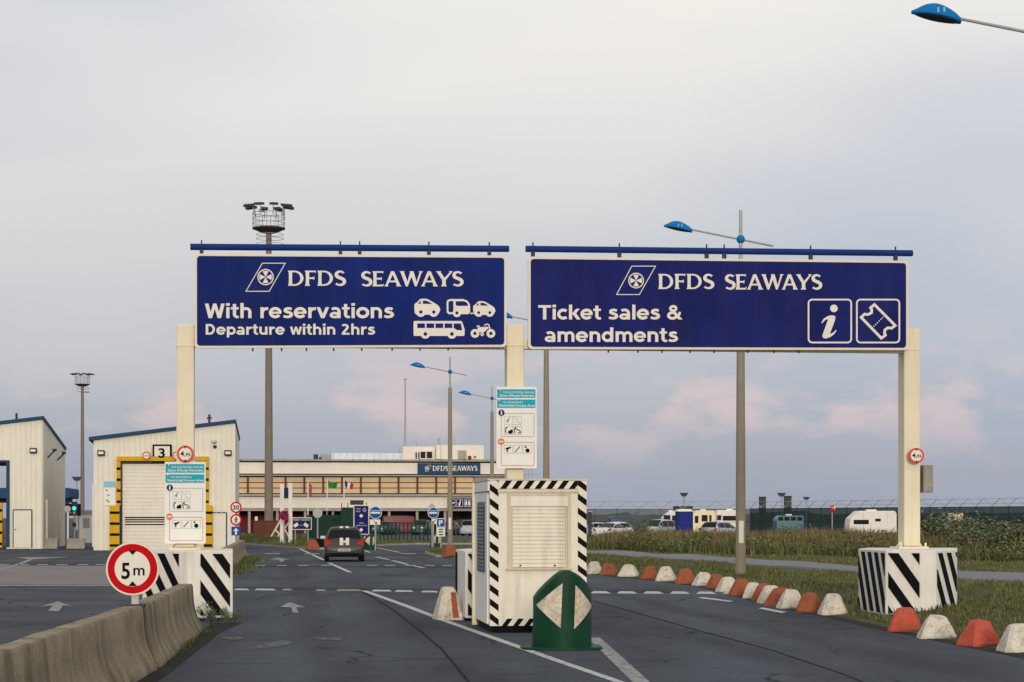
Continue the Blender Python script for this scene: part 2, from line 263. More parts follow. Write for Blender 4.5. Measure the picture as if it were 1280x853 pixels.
# ------------------------------------------------------------------ mesh helpers
class MB:
    def __init__(s): s.v = []; s.f = []
    def add(s, vs, fs):
        n = len(s.v); s.v += [tuple(p) for p in vs]; s.f += [tuple(i+n for i in f) for f in fs]; return s
    def box(s, x0, x1, y0, y1, z0, z1):
        return s.add([(x0,y0,z0),(x1,y0,z0),(x1,y1,z0),(x0,y1,z0),(x0,y0,z1),(x1,y0,z1),(x1,y1,z1),(x0,y1,z1)],
                     [(0,3,2,1),(4,5,6,7),(0,1,5,4),(1,2,6,5),(2,3,7,6),(3,0,4,7)])
    def tube(s, p, q, r0, r1=None, n=10):
        r1 = r0 if r1 is None else r1
        p, q = Vector(p), Vector(q); d = (q-p).normalized()
        a = d.orthogonal().normalized(); b_ = d.cross(a)
        vs = []
        for c, r in ((p, r0), (q, r1)):
            for i in range(n):
                t = 2*math.pi*i/n; vs.append(c + a*math.cos(t)*r + b_*math.sin(t)*r)
        fs = [(i, (i+1) % n, n+(i+1) % n, n+i) for i in range(n)] + [tuple(range(n-1, -1, -1)), tuple(range(n, 2*n))]
        return s.add(vs, fs)
    def prism(s, pts, y0, y1):
        # outline in the local x-z plane, front at y0 (towards the viewer), back at y1
        n = len(pts); ar = sum(pts[i][0]*pts[(i+1) % n][1]-pts[(i+1) % n][0]*pts[i][1] for i in range(n))
        if ar < 0: pts = pts[::-1]
        vs = [(x, y0, z) for x, z in pts] + [(x, y1, z) for x, z in pts]
        fs = [tuple(range(n)), tuple(range(2*n-1, n-1, -1))] + [(i, n+i, n+(i+1) % n, (i+1) % n) for i in range(n)]
        return s.add(vs, fs)
    def slab(s, pts, z0, z1):
        # outline in plan, extruded upwards
        n = len(pts); ar = sum(pts[i][0]*pts[(i+1) % n][1]-pts[(i+1) % n][0]*pts[i][1] for i in range(n))
        if ar < 0: pts = pts[::-1]
        vs = [(x, y, z0) for x, y in pts] + [(x, y, z1) for x, y in pts]
        fs = [tuple(range(n-1, -1, -1)), tuple(range(n, 2*n))] + [(i, (i+1) % n, n+(i+1) % n, n+i) for i in range(n)]
        return s.add(vs, fs)
    def sheet(s, pts, z):
        n = len(pts); ar = sum(pts[i][0]*pts[(i+1) % n][1]-pts[(i+1) % n][0]*pts[i][1] for i in range(n))
        if ar < 0: pts = pts[::-1]
        return s.add([(x, y, z) for x, y in pts], [tuple(range(n))])
    def loft(s, rings, cap=True, closed=True):
        n = len(rings[0]); vs = [p for r in rings for p in r]; fs = []
        for k in range(len(rings)-1):
            for i in range(n if closed else n-1):
                fs.append((k*n+i, k*n+(i+1) % n, (k+1)*n+(i+1) % n, (k+1)*n+i))
        if cap: fs += [tuple(range(n-1, -1, -1)), tuple(range((len(rings)-1)*n, len(rings)*n))]
        return s.add(vs, fs)
    def build(s, name, m, parent=None, smooth=False, bevel=0.0):
        me = bpy.data.meshes.new(name); me.from_pydata(s.v, [], s.f); me.update()
        if bevel or smooth:
            bm = bmesh.new(); bm.from_mesh(me)
            if bevel: bmesh.ops.bevel(bm, geom=list(bm.edges), offset=bevel, segments=1, affect='EDGES', clamp_overlap=True)
            bmesh.ops.recalc_face_normals(bm, faces=bm.faces); bm.to_mesh(me); bm.free()
        if smooth:
            me.polygons.foreach_set('use_smooth', [True]*len(me.polygons)); me.set_sharp_from_angle(angle=R(38))
        me.materials.append(M[m] if isinstance(m, str) else m)
        o = bpy.data.objects.new(name, me); COL.objects.link(o)
        if parent: o.parent = parent
        return o
def thing(name, label, cat, loc=(0, 0, 0), rz=0.0, group=None):
    o = bpy.data.objects.new(name, None); COL.objects.link(o); o.empty_display_size = 0.3
    o.location = loc; o.rotation_euler = (0, 0, rz); o['label'] = label; o['category'] = cat
    if group: o['group'] = group
    return o
def tag(o, label, cat, group=None):
    o['label'] = label; o['category'] = cat
    if group: o['group'] = group
    return o
def kind(o, k, label=None):
    o['kind'] = k
    if label: o['label'] = label
    return o
def copy_tree(o, parent=None):
    c = o.copy(); COL.objects.link(c); c.parent = parent
    for ch in list(o.children): copy_tree(ch, c)
    return c

def ground_at(u, v): Y = CH*F/(v-HV); return ((u-CU)/F*Y, Y)          # where a sight line meets the flat ground
def xz(u, v, Y): return ((u-CU)/F*Y, CH+(HV-v)/F*Y)
class Plane:
    """an upright plane standing in the place: origin on the ground, local x along it, local -y towards the viewer"""
    def __init__(s, u, Y, ang=ROAD):
        s.X0, s.Y0, s.a = (u-CU)/F*Y, Y, ang; s.c, s.s = math.cos(ang), math.sin(ang); s.k = Y/F
    def pt(s, u, v, off=0.0):
        X0, Y0 = s.X0 + s.s*off, s.Y0 - s.c*off
        q = (u-CU)/F; t = (q*Y0-X0)/(s.c-q*s.s); Y = Y0+t*s.s
        return (t, CH+(HV-v)/F*Y)
    def world(s, t, y): return (s.X0+t*s.c-y*s.s, s.Y0+t*s.s+y*s.c)
    def thing(s, name, label, cat, group=None): return thing(name, label, cat, (s.X0, s.Y0, 0), s.a, group)
    def poly(s, par, name, m, pts, d, th=0.004):
        return MB().prism([s.pt(u, v) for u, v in pts], -d, -d+th).build(name, m, par)
    def rect(s, par, name, m, u0, v0, u1, v1, d, th=0.004, r=0.0):
        if not r: return s.poly(par, name, m, [(u0, v0), (u1, v0), (u1, v1), (u0, v1)], d, th)
        pts = []
        for cx, cy, a0 in ((u1-r, v0+r, -90), (u1-r, v1-r, 0), (u0+r, v1-r, 90), (u0+r, v0+r, 180)):
            for i in range(6): t = R(a0+i*18); pts.append((cx+r*math.cos(t), cy+r*math.sin(t)))
        return s.poly(par, name, m, pts, d, th)
    def circ(s, par, name, m, u, v, r, d, th=0.004, n=28):
        return s.poly(par, name, m, [(u+r*math.cos(2*math.pi*i/n), v+r*math.sin(2*math.pi*i/n)) for i in range(n)], d, th)
    def line(s, par, name, m, pts, w, d, th=0.003, closed=False):
        """a stroke of even width (pixels of the photo) drawn on the plane"""
        return s.poly(par, name, m, stroke(pts, w, closed), d, th) if not closed else ring(s, par, name, m, pts, w, d, th)
    def text(s, par, name, m, txt, u0, u1, vt, vb, d, bold=0.0, shear=0.0, res=4):
        return put_text(s, par, name, m, txt, u0, u1, vt, vb, d, bold, shear, res)
def stroke(pts, w, closed=False):
    ws = w if isinstance(w, (list, tuple)) else [w]*len(pts)
    A, Bq = [], []
    for i, (x, y) in enumerate(pts):
        p = pts[max(0, i-1)]; q = pts[min(len(pts)-1, i+1)]
        dx, dy = q[0]-p[0], q[1]-p[1]; l = math.hypot(dx, dy) or 1
        nx, ny = -dy/l*ws[i]/2, dx/l*ws[i]/2
        A.append((x+nx, y+ny)); Bq.append((x-nx, y-ny))
    return A + Bq[::-1]
def ring(pl, par, name, m, pts, w, d, th):
    """closed outline of width w"""
    n = len(pts); mb = MB(); o_, i_ = [], []
    ar = sum(pts[i][0]*pts[(i+1) % n][1]-pts[(i+1) % n][0]*pts[i][1] for i in range(n)); sg = 1 if ar > 0 else -1
    for k in range(n):
        p0, p1, p2 = pts[k-1], pts[k], pts[(k+1) % n]
        d1 = (p1[0]-p0[0], p1[1]-p0[1]); d2 = (p2[0]-p1[0], p2[1]-p1[1])
        l1 = math.hypot(*d1) or 1; l2 = math.hypot(*d2) or 1
        n1 = (d1[1]/l1, -d1[0]/l1); n2 = (d2[1]/l2, -d2[0]/l2)
        bx, by = n1[0]+n2[0], n1[1]+n2[1]; bl = bx*bx+by*by or 1
        bx, by = 2*bx/bl*sg, 2*by/bl*sg
        o_.append(pl.pt(p1[0]+bx*w/2, p1[1]+by*w/2)); i_.append(pl.pt(p1[0]-bx*w/2, p1[1]-by*w/2))
    vs = [(x, -d, z) for x, z in o_]+[(x, -d, z) for x, z in i_]+[(x, -d+th, z) for x, z in o_]+[(x, -d+th, z) for x, z in i_]
    fs = []
    for k in range(n):
        j = (k+1) % n
        fs += [(k, j, n+j, n+k), (2*n+k, 3*n+k, 3*n+j, 2*n+j), (k, 2*n+k, 2*n+j, j), (n+k, n+j, 3*n+j, 3*n+k)]
    return mb.add(vs, fs).build(name, m, par)
def rrect(u0, v0, u1, v1, r, n=5):
    pts = []
    for cx, cy, a0 in ((u1-r, v0+r, -90), (u1-r, v1-r, 0), (u0+r, v1-r, 90), (u0+r, v0+r, 180)):
        for i in range(n+1): t = R(a0+i*90/n); pts.append((cx+r*math.cos(t), cy+r*math.sin(t)))
    return pts
_cap = {}
def text_mesh(txt, bold, shear, res):
    cu = bpy.data.curves.new('lettering', 'FONT'); cu.body = txt; cu.size = 1.0; cu.offset = bold; cu.shear = shear; cu.resolution_u = res; cu.fill_mode = 'FRONT'
    ob = bpy.data.objects.new('lettering_curve', cu); COL.objects.link(ob)
    dg = bpy.context.evaluated_depsgraph_get()
    me = bpy.data.meshes.new_from_object(ob.evaluated_get(dg))
    bpy.data.objects.remove(ob); bpy.data.curves.remove(cu)
    a = np.empty(len(me.vertices)*3, dtype=np.float32); me.vertices.foreach_get('co', a); a = a.reshape(-1, 3)
    return me, a
def cap_h(bold):
    if bold not in _cap:
        me, a = text_mesh('H', bold, 0, 3); _cap[bold] = (a[:, 1].min(), a[:, 1].max()); bpy.data.meshes.remove(me)
    return _cap[bold]
def put_text(pl, par, name, m, txt, u0, u1, vt, vb, d, bold, shear, res):
    lo, hi = cap_h(bold); me, a = text_mesh(txt, bold, shear, res)
    x0, x1 = a[:, 0].min(), a[:, 0].max()
    t0, zb = pl.pt(u0, vb); t1, zb1 = pl.pt(u1, vb); _, zt = pl.pt(u0, vt)
    f = (a[:, 0]-x0)/(x1-x0)
    b_ = np.empty_like(a); b_[:, 0] = t0+f*(t1-t0); b_[:, 1] = -d; b_[:, 2] = zb+(a[:, 1]-lo)/(hi-lo)*(zt-zb)
    me.vertices.foreach_set('co', b_.ravel()); me.update(); me.name = name
    me.materials.clear(); me.materials.append(M[m])
    o = bpy.data.objects.new(name, me); COL.objects.link(o); o.parent = par
    return o
def clip(poly, x0, x1, y0, y1):
    def half(p, f, g):
        o_ = []
        for i in range(len(p)):
            a, b_ = p[i], p[(i+1) % len(p)]; fa, fb = f(a), f(b_)
            if fa >= 0: o_.append(a)
            if (fa >= 0) != (fb >= 0):
                t = fa/(fa-fb); o_.append((a[0]+(b_[0]-a[0])*t, a[1]+(b_[1]-a[1])*t))
        return o_
    for f in (lambda p: p[0]-x0, lambda p: x1-p[0], lambda p: p[1]-y0, lambda p: y1-p[1]):
        poly = half(poly, f, None)
        if len(poly) < 3: return []
    return poly
def diag(x0, x1, z0, z1, period, width, slope, phase=0.0):
    """diagonal stripes clipped to a rectangle; slope = dz/dx"""
    res = []; k = -60
    while k < 60:
        c = phase+k*period; k += 1
        # stripe between lines z = slope*x + c and z = slope*x + c + width
        p = [(x0, slope*x0+c), (x1, slope*x1+c), (x1, slope*x1+c+width), (x0, slope*x0+c+width)]
        q = clip(p, x0, x1, z0, z1)
        if len(q) >= 3: res.append(q)
    return res
# flared capitals for the ferry line's name, unit cap height; every glyph: list of outlines, advance
def flare(x, w, y0=0.0, y1=1.0, fl=0.05):
    return [(x-fl, y0), (x+w+fl, y0), (x+w, y0+0.12), (x+w-0.01, 0.5*(y0+y1)), (x+w, y1-0.12), (x+w+fl, y1), (x-fl, y1), (x, y1-0.12), (x+0.01, 0.5*(y0+y1)), (x, y0+0.12)]
def arc(cx, cy, rx, ry, a0, a1, n=14): return [(cx+rx*math.cos(R(a0+(a1-a0)*i/n)), cy+ry*math.sin(R(a0+(a1-a0)*i/n))) for i in range(n+1)]
def glyph(c):
    if c == 'D':
        outer = arc(0.36, 0.5, 0.50, 0.5, -90, 90, 18); inner = arc(0.36, 0.5, 0.33, 0.40, 90, -90, 18)
        return [flare(0.06, 0.19), [(0.2, 0.0)]+outer+[(0.2, 1.0), (0.2, 0.90)]+inner+[(0.2, 0.10)]], 0.92
    if c == 'F': return [flare(0.06, 0.19), [(0.2, 1.0), (0.62, 1.0), (0.61, 0.84), (0.55, 0.9), (0.2, 0.9)], [(0.2, 0.45), (0.45, 0.45), (0.53, 0.40), (0.53, 0.63), (0.45, 0.56), (0.2, 0.56)]], 0.68
    if c == 'E': return [flare(0.06, 0.19), [(0.2, 1.0), (0.62, 1.0), (0.61, 0.84), (0.55, 0.9), (0.2, 0.9)], [(0.2, 0.45), (0.45, 0.45), (0.53, 0.40), (0.53, 0.63), (0.45, 0.56), (0.2, 0.56)], [(0.2, 0.0), (0.60, 0.0), (0.68, 0.18), (0.56, 0.11), (0.2, 0.11)]], 0.72
    if c == 'S':
        pts = arc(0.335, 0.745, 0.215, 0.20, 30, 180, 9)+arc(0.335, 0.745, 0.215, 0.20, 200, 250, 3)+arc(0.315, 0.275, 0.25, 0.225, 70, 0, 5)+arc(0.315, 0.275, 0.25, 0.22, -20, -145, 8)
        n = len(pts); w = [0.10+0.11*math.sin(math.pi*i/(n-1))**1.3 for i in range(n)]; w[0] = 0.16; w[-1] = 0.16
        return [stroke(pts, w)], 0.64
    if c == 'A': return [[(-0.05, 0.0), (0.19, 0.0), (0.15, 0.08), (0.44, 0.80), (0.40, 1.0), (0.33, 1.0), (0.03, 0.10)], [(0.62, 0.0), (0.92, 0.0), (0.84, 0.10), (0.50, 1.0), (0.36, 1.0), (0.65, 0.10)], [(0.22, 0.27), (0.62, 0.27), (0.59, 0.38), (0.25, 0.38)]], 0.84
    if c == 'W': return [[(-0.04, 1.0), (0.24, 1.0), (0.22, 0.92), (0.44, 0.22), (0.40, 0.0), (0.32, 0.0), (0.03, 0.90)], [(0.34, 0.0), (0.42, 0.0), (0.66, 0.74), (0.62, 1.0), (0.56, 0.96)], [(0.52, 1.0), (0.74, 1.0), (0.93, 0.24), (0.90, 0.0), (0.82, 0.0)], [(0.84, 0.0), (0.92, 0.0), (1.19, 0.90), (1.28, 1.0), (1.04, 1.0), (1.08, 0.92)]], 1.2
    if c == 'Y': return [[(-0.05, 1.0), (0.24, 1.0), (0.22, 0.93), (0.43, 0.56), (0.30, 0.42), (0.03, 0.90)], [(0.72, 0.92), (0.66, 1.0), (0.90, 1.0), (0.82, 0.90), (0.50, 0.42), (0.40, 0.52)], [(0.23, 0.0), (0.56, 0.0), (0.50, 0.12), (0.50, 0.50), (0.30, 0.50), (0.30, 0.12)]], 0.84
def flared_word(pl, par, m, txt, u0, u1, vt, vb, d, dd=0.001):
    adv = [glyph(c)[1] for c in txt]; tot = sum(adv); x = 0.0
    sc = (u1-u0)/tot
    for c, a in zip(txt, adv):
        mb = MB()
        for k, pts in enumerate(glyph(c)[0]):
            q = [pl.pt(u0+(x+px)*sc, vb-(vb-vt)*py) for px, py in pts]
            mb.prism(q, -d-k*dd, -d-k*dd+0.003)
        mb.build('letter', m, par); x += a

# rounded bold sans letters for the big boards: every glyph is a list of outlines in cap heights, with its advance
def bar(x0, x1, y0, y1): return [(x0, y0), (x1, y0), (x1, y1), (x0, y1)]
def slant(x0, y0, x1, y1, w): return [(x0-w/2, y0), (x0+w/2, y0), (x1+w/2, y1), (x1-w/2, y1)]
def bow(cx, cy, rx, ry, a0, a1, w=0.20, n=18): return stroke(arc(cx, cy, rx, ry, a0, a1, n), w)
SANS = {
 'W': ([slant(.12, 1, .36, 0, .23), slant(.36, 0, .64, 1, .20), slant(.64, 1, .92, 0, .20), slant(.92, 0, 1.16, 1, .23)], 1.30),
 'w': ([slant(.11, .75, .31, 0, .21), slant(.31, 0, .53, .75, .17), slant(.53, .75, .75, 0, .17), slant(.75, 0, .95, .75, .21)], 1.06),
 'v': ([slant(.11, .75, .40, 0, .22), slant(.40, 0, .69, .75, .22)], .80),
 'i': ([bar(.07, .28, 0, .75), bar(.06, .29, .85, 1.03)], .36), 'l': ([bar(.07, .28, 0, 1.04)], .36),
 't': ([bar(.13, .34, .20, .97), bar(0, .50, .60, .75), bow(.40, .22, .165, .14, 180, 275, .18, 8), bar(.38, .51, 0.0, .155)], .54),
 'h': ([bar(.07, .28, 0, 1.04), bow(.42, .44, .255, .22, 170, 0, .19), bar(.572, .78, 0, .45)], .86),
 'n': ([bar(.07, .28, 0, .75), bow(.42, .44, .255, .22, 170, 0, .19), bar(.572, .78, 0, .45)], .86),
 'm': ([bar(.07, .28, 0, .75), bow(.41, .45, .225, .21, 165, 0, .19), bar(.535, .735, 0, .46), bow(.865, .45, .225, .21, 165, 0, .19), bar(.99, 1.19, 0, .46)], 1.27),
 'r': ([bar(.07, .28, 0, .75), stroke([(.20, .42), (.27, .56), (.38, .645), (.56, .655)], [.17, .18, .19, .20])], .60),
 'e': ([bow(.42, .375, .31, .285, 5, 325, .20, 24), bar(.20, .81, .30, .445)], .86),
 's': ([stroke([(.60, .61), (.46, .665), (.30, .66), (.19, .595), (.18, .51), (.27, .44), (.45, .385), (.57, .32), (.60, .225), (.53, .13), (.38, .085), (.22, .09), (.08, .145)], [.17, .17, .18, .20, .21, .20, .19, .20, .21, .20, .18, .17, .17])], .73),
 'a': ([bow(.36, .21, .24, .135, 0, 360, .17), bar(.53, .74, 0, .50), bow(.38, .48, .255, .19, 0, 140, .18, 12)], .82),
 'o': ([bow(.43, .375, .315, .285, 0, 360, .21, 26)], .87),
 'u': ([bar(.07, .28, .29, .75), bow(.425, .30, .25, .21, 180, 350, .19), bar(.57, .78, 0, .75)], .86),
 'd': ([bow(.40, .375, .28, .285, 0, 360, .20, 24), bar(.575, .785, 0, 1.04)], .87),
 'p': ([bow(.46, .375, .28, .285, 0, 360, .20, 24), bar(.07, .28, -.27, .75)], .87),
 'c': ([bow(.42, .375, .31, .285, 48, 312, .20, 20)], .72),
 'k': ([bar(.07, .28, 0, 1.04), slant(.67, .75, .36, .37, .25), slant(.40, .45, .71, 0, .26)], .82),
 'D': ([bar(.07, .29, 0, 1), bar(.28, .40, .825, 1), bar(.28, .40, 0, .175), bow(.39, .50, .38, .412, -92, 92, .20, 20)], .98),
 'T': ([bar(0, .86, .83, 1), bar(.32, .54, 0, .84)], .89),
 '2': ([stroke([(.10, .86), (.24, .915), (.42, .91), (.55, .83), (.57, .70), (.50, .56), (.34, .36), (.16, .14)], [.17, .18, .19, .21, .22, .21, .21, .20]), bar(.07, .74, 0, .17)], .82),
 '&': ([bow(.42, .77, .19, .155, 0, 360, .17, 20), bow(.36, .28, .26, .20, 0, 360, .19, 22), slant(.34, .64, .90, 0, .26), stroke([(.86, .52), (.78, .30), (.60, .12)], .17)], 1.06)}
def sans_word(pl, par, m, txt, u0, u1, vt, vb, d, dd=0.0007):
    adv = [0.42 if c == ' ' else SANS[c][1] for c in txt]; sc = (u1-u0)/(sum(adv)-0.08); x = -0.04
    for c, a in zip(txt, adv):
        if c != ' ':
            mb = MB()
            for k, pts in enumerate(SANS[c][0]):
                mb.prism([pl.pt(u0+(x+px)*sc, vb-(vb-vt)*py) for px, py in pts], -d-k*dd, -d-k*dd+0.003)
            mb.build('letter', m, par)
        x += a
def emblem(pl, par, m, dark, pts, u, v, r, d, w=1.2, dd=0.002):
    pl.line(par, 'emblem_frame', m, pts, w, d, closed=True)
    pl.circ(par, 'emblem_disc', m, u, v, r, d+dd)
    pl.circ(par, 'emblem_ring', dark, u, v, r*0.86, d+2*dd)
    for k in range(4):
        a = R(45+90*k+45)
        def rot(x, y): return (u+r*(x*math.cos(a)-y*math.sin(a)), v+r*(x*math.sin(a)+y*math.cos(a)))
        pl.poly(par, 'emblem_cross', m, [rot(0.02, 0), rot(0.25, 0.12), rot(0.70, 0.36), rot(0.74, 0.2), rot(0.75, 0), rot(0.74, -0.2), rot(0.70, -0.36), rot(0.25, -0.12)], d+3*dd)

# ================================================================== THE GROUND
kind(MB().sheet([(-2500, -60), (2500, -60), (2500, 4500), (-2500, 4500)], 0.0).build('ground', 'asphalt'), 'structure')
BLOCKS = [(743,718,0),(761,719.5,1),(786,721.5,0),(810,724.5,1),(832,727,0),(857,730.5,1),(878,733,0),(894,736,1),(910,741,0),(926.5,745.5,1),(941,748.5,0),
          (954,752,1),(965.5,755,0),(976,758.5,1),(991,761.5,0),(1011,766.5,1),(1038,770,0),(1135,791,1),(1173,799,0),(1226.5,809,1),(1273,817,0)]
bw = [ground_at(u, v) for u, v, _ in BLOCKS]
EY = [10, 20] + [y for _, y in bw[::-1]] + [76, 88, 98]
EX = [8.4, 7.6] + [x for x, _ in bw[::-1]] + [0.9, -1.7, -4.1]
def edge_x(Y): return float(np.interp(Y, EY, EX))
def hv(X, Y):
    e_ = max(0.0, X-edge_x(Y))
    far = min(1.0, max(0.0, (116-Y)/6.0))
    return (0.16*min(1.0, e_/2.0) + 0.10*min(1.0, e_/1.5)*(mnoise.noise((X*0.35, Y*0.18, 3.1))+0.25))*far + 0.006
# the carriageway: a tarmac sheet over the apron
LE = [(-4.9, 12), (-5.1, 30), (-5.6, 34), (-7.2, 50), (-9.9, 70), (-13.6, 101), (-15.5, 118)]
rd = MB().sheet(LE + [(-4.3, 118)] + [(edge_x(y), y) for y in (98, 88, 76, 66.9, 60, 55, 50, 45, 40, 36, 32, 28, 20, 12)], 0.004).build('road', 'asphalt_road')
kind(rd, 'structure')
def gs(name, m, pts, z=0.010, par=rd): return MB().sheet([ground_at(*p) for p in pts], z).build(name, m, par)
def gline(name, m, pts, w, z=0.010):
    return MB().sheet(stroke([ground_at(*p) for p in pts], w), z).build(name, m, rd)
# painted lines
gline('lane_line', 'paint_white', [(455, 739), (505, 757), (560, 778), (630, 803), (700, 828), (790, 859)], [0.16, 0.16, 0.15, 0.14, 0.13, 0.12])
gline('lane_line', 'paint_worn', [(742, 798), (768, 822), (806, 858)], 0.20)
gline('crack_seal', 'crack', [(452, 739), (490, 762), (520, 785), (552, 812), (585, 852), (600, 872)], [0.07, 0.06, 0.05, 0.04, 0.04, 0.03], 0.008)
gline('crack_seal', 'crack', [(742, 752), (800, 768), (870, 788), (960, 812), (1050, 842), (1090, 858)], [0.07, 0.06, 0.05, 0.04, 0.035, 0.03], 0.008)
gs('tarmac_patch', 'asphalt_patch', [(292, 736.6), (450, 738.2), (840, 741.5), (840, 738.6), (450, 735.6), (292, 734.2)], 0.008)
gs('tarmac_patch', 'asphalt_patch', [(300, 709.6), (450, 709.6), (566, 710.5), (566, 709), (450, 708), (300, 708)], 0.008)
gs('tarmac_patch', 'asphalt_patch', [(318, 694.8), (560, 694.8), (560, 693.8), (318, 693.8)], 0.008)
for a, b_, v0 in ((292, 312, 737.5), (318, 345, 737.6), (352, 366, 737.6), (394, 408, 738.4), (420, 452, 738.4), (464, 490, 739), (493, 517, 739.5), (526, 548, 740.2)):
    gs('give_way_dash', 'paint_white' if a > 450 or a < 330 else 'paint_worn', [(a, v0+0.9), (b_, v0+1.1), (b_-3, v0-1.0), (a+3, v0-1.2)])
for k in range(6):
    u = 738+k*33; v0 = 741.0+k*0.15
    gs('give_way_dash', 'paint_white', [(u, v0+1.4), (u+26, v0+1.6), (u+20, v0-1.3), (u+4, v0-1.5)])
gs('edge_line', 'paint_white', [(878, 747), (916, 752), (913, 753), (872, 748.2)])
gs('edge_line', 'paint_white', [(953, 760), (984, 766), (977, 767), (948, 761.5)])
for p in ([(372, 685), (387, 692)], [(390, 693.5), (406, 701)], [(411, 704), (438, 716)], [(470, 696.5), (486, 700)], [(490, 701), (510, 706)], [(515, 707.2), (530, 710.4)], [(470, 685), (500, 691)],
          [(455, 688), (462, 691)]):
    gline('lane_dash', 'paint_white', p, 0.17)
for u in (318, 345, 372, 400, 458, 480, 505, 530, 552): gs('give_way_dash', 'paint_worn', [(u, 708.0), (u+14, 708.0), (u+13, 706.8), (u+2, 706.8)], 0.012)
for u in (330, 380, 425, 500, 530): gs('lane_dash', 'paint_worn', [(u, 693.2), (u+20, 693.2), (u+19, 692.2), (u+2, 692.2)], 0.012)
def road_arrow(cx, cy, w, h, m='paint_worn'):
    pts = [(cx-w*.5, cy-h*.05), (cx-w*.12, cy-h*.5), (cx+w*.5, cy), (cx+w*.14, cy-h*.02), (cx+w*.22, cy+h*.5), (cx-w*.02, cy+h*.5), (cx-w*.04, cy)]
    gs('painted_arrow', m, pts)
road_arrow(366, 760, 32, 13); road_arrow(350, 700, 26, 5)
gs('painted_arrow', 'paint_ghost', [(322, 807), (354, 801), (366, 803), (362, 807), (336, 811), (318, 811)])
gs('painted_arrow', 'paint_ghost', [(272, 797.5), (300, 796.5), (306, 799.5), (290, 801.5)])
gs('painted_arrow', 'paint_ghost', [(388, 797.5), (424, 798), (428, 801.5), (396, 800.5)])
# dirt gathered along the barrier and the kerb blocks
MB().sheet(stroke([(-3.66, 12), (-4.35, 24), (-4.95, 32.5), (-5.1, 36)], [0.34, 0.42, 0.36, 0.5]), 0.009).build('dirt_strip', 'soil_dark', rd)
MB().sheet(stroke([(edge_x(y)+0.02, y) for y in (20, 26, 30, 34, 38, 42, 46, 50, 55, 60, 66, 74)], [0.5, 0.55, 0.5, 0.6, 0.5, 0.45, 0.5, 0.45, 0.5, 0.45, 0.5, 0.4]), 0.009).build('dirt_strip', 'soil_dark', rd)
# left apron: a paler concrete strip and its marks
ap = kind(MB().sheet([ground_at(*p) for p in ((-260, 731), (190, 731.5), (190, 708), (-260, 706))], 0.005).build('concrete_apron', 'concrete_apron'), 'structure')
def gsa(name, m, pts): return MB().sheet([ground_at(*p) for p in pts], 0.011).build(name, m, ap)
gsa('painted_line', 'paint_worn', [(-100, 733.2), (180, 733.2), (180, 732), (-100, 732)])
for u in (-2, 22, 46, 70, 96, 120): gsa('painted_dash', 'paint_worn', [(u, 707), (u+15, 707), (u+14, 705.8), (u+1, 705.8)])
gsa('painted_arrow', 'paint_worn', [(50, 759.5), (72, 752.5), (90, 758.5), (79, 757.5), (74, 765), (60, 765), (66, 757.5)])
gsa('painted_arrow', 'paint_worn', [(20, 697), (85, 697.2), (42, 699.5), (32, 704), (10, 711), (0, 714), (-6, 714), (25, 704), (36, 699.5)])
gsa('painted_dash', 'paint_worn', [(90, 714), (104, 714), (102, 715.2), (88, 715.2)])
# verge of turf to the right of the road
ys = np.concatenate([np.arange(10, 60, 0.8), np.arange(60, 117, 1.6)]); xs = np.concatenate([np.arange(0, 6, 0.5), np.arange(6, 62, 2.0)])
mb = MB(); vv = []; nx = len(xs)
for y in ys:
    e0 = edge_x(y)
    for x in xs: vv.append((e0+x, y, hv(e0+x, y)))
ff = [(j*nx+i, j*nx+i+1, (j+1)*nx+i+1, (j+1)*nx+i) for j in range(len(ys)-1) for i in range(nx-1)]
verge = kind(mb.add(vv, ff).build('grass_verge', 'turf', smooth=True), 'structure')
# tarmac footpath across the verge
pc = [((735, 694.5), 2.6), ((830, 701), 2.6), ((930, 709.5), 2.6), ((1040, 717), 2.6), ((1150, 725), 2.6), ((1280, 733), 2.6), ((1450, 745), 2.6)]
cen = [ground_at(*p) for p, _ in pc]; mb = MB(); rows = []
for i in range(len(cen)-1):
    for k in range(24): t = k/24; rows.append((cen[i][0]*(1-t)+cen[i+1][0]*t, cen[i][1]*(1-t)+cen[i+1][1]*t))
for i, (x, y) in enumerate(rows[:-1]):
    dx, dy = rows[i+1][0]-x, rows[i+1][1]-y; l = math.hypot(dx, dy); nx_, ny_ = -dy/l, dx/l
    for s_, dz in ((-1.62, -0.12), (-1.55, 0.05), (1.55, 0.05), (1.62, -0.12)): px, py = x+nx_*s_, y+ny_*s_; mb.v.append((px, py, hv(px, py)+dz))
for i in range(len(rows)-2):
    for j in range(3): mb.f.append((4*i+j, 4*i+4+j, 4*i+5+j, 4*i+1+j))
kind(mb.build('footpath', 'path'), 'structure')
PATH = np.array(rows)
# small turf islands
def island(pts, name):
    P = [ground_at(*p) for p in pts]
    o = MB().slab(P, 0.0, 0.13).build(name+'_kerb', 'kerbstone'); kind(o, 'structure')
    cx = sum(p[0] for p in P)/len(P); cy = sum(p[1] for p in P)/len(P)
    Q = [(cx+(x-cx)*0.975, cy+(y-cy)*0.975) for x, y in P]
    g = MB().slab(Q, 0.1, 0.16).build(name, 'turf'); kind(g, 'structure'); return Q
isl_a = island([(250, 676), (310, 681.5), (395, 687.5), (470, 687), (468, 683), (400, 675), (300, 671), (250, 671)], 'turf_island_left')
isl_b = island([(531, 693), (545, 697), (640, 698), (760, 692), (760, 687), (640, 688), (560, 688.5), (538, 690)], 'turf_island_right')
isl_c = island([(455, 683), (520, 681), (640, 681), (640, 679.5), (520, 678.5), (470, 677)], 'turf_island_middle')

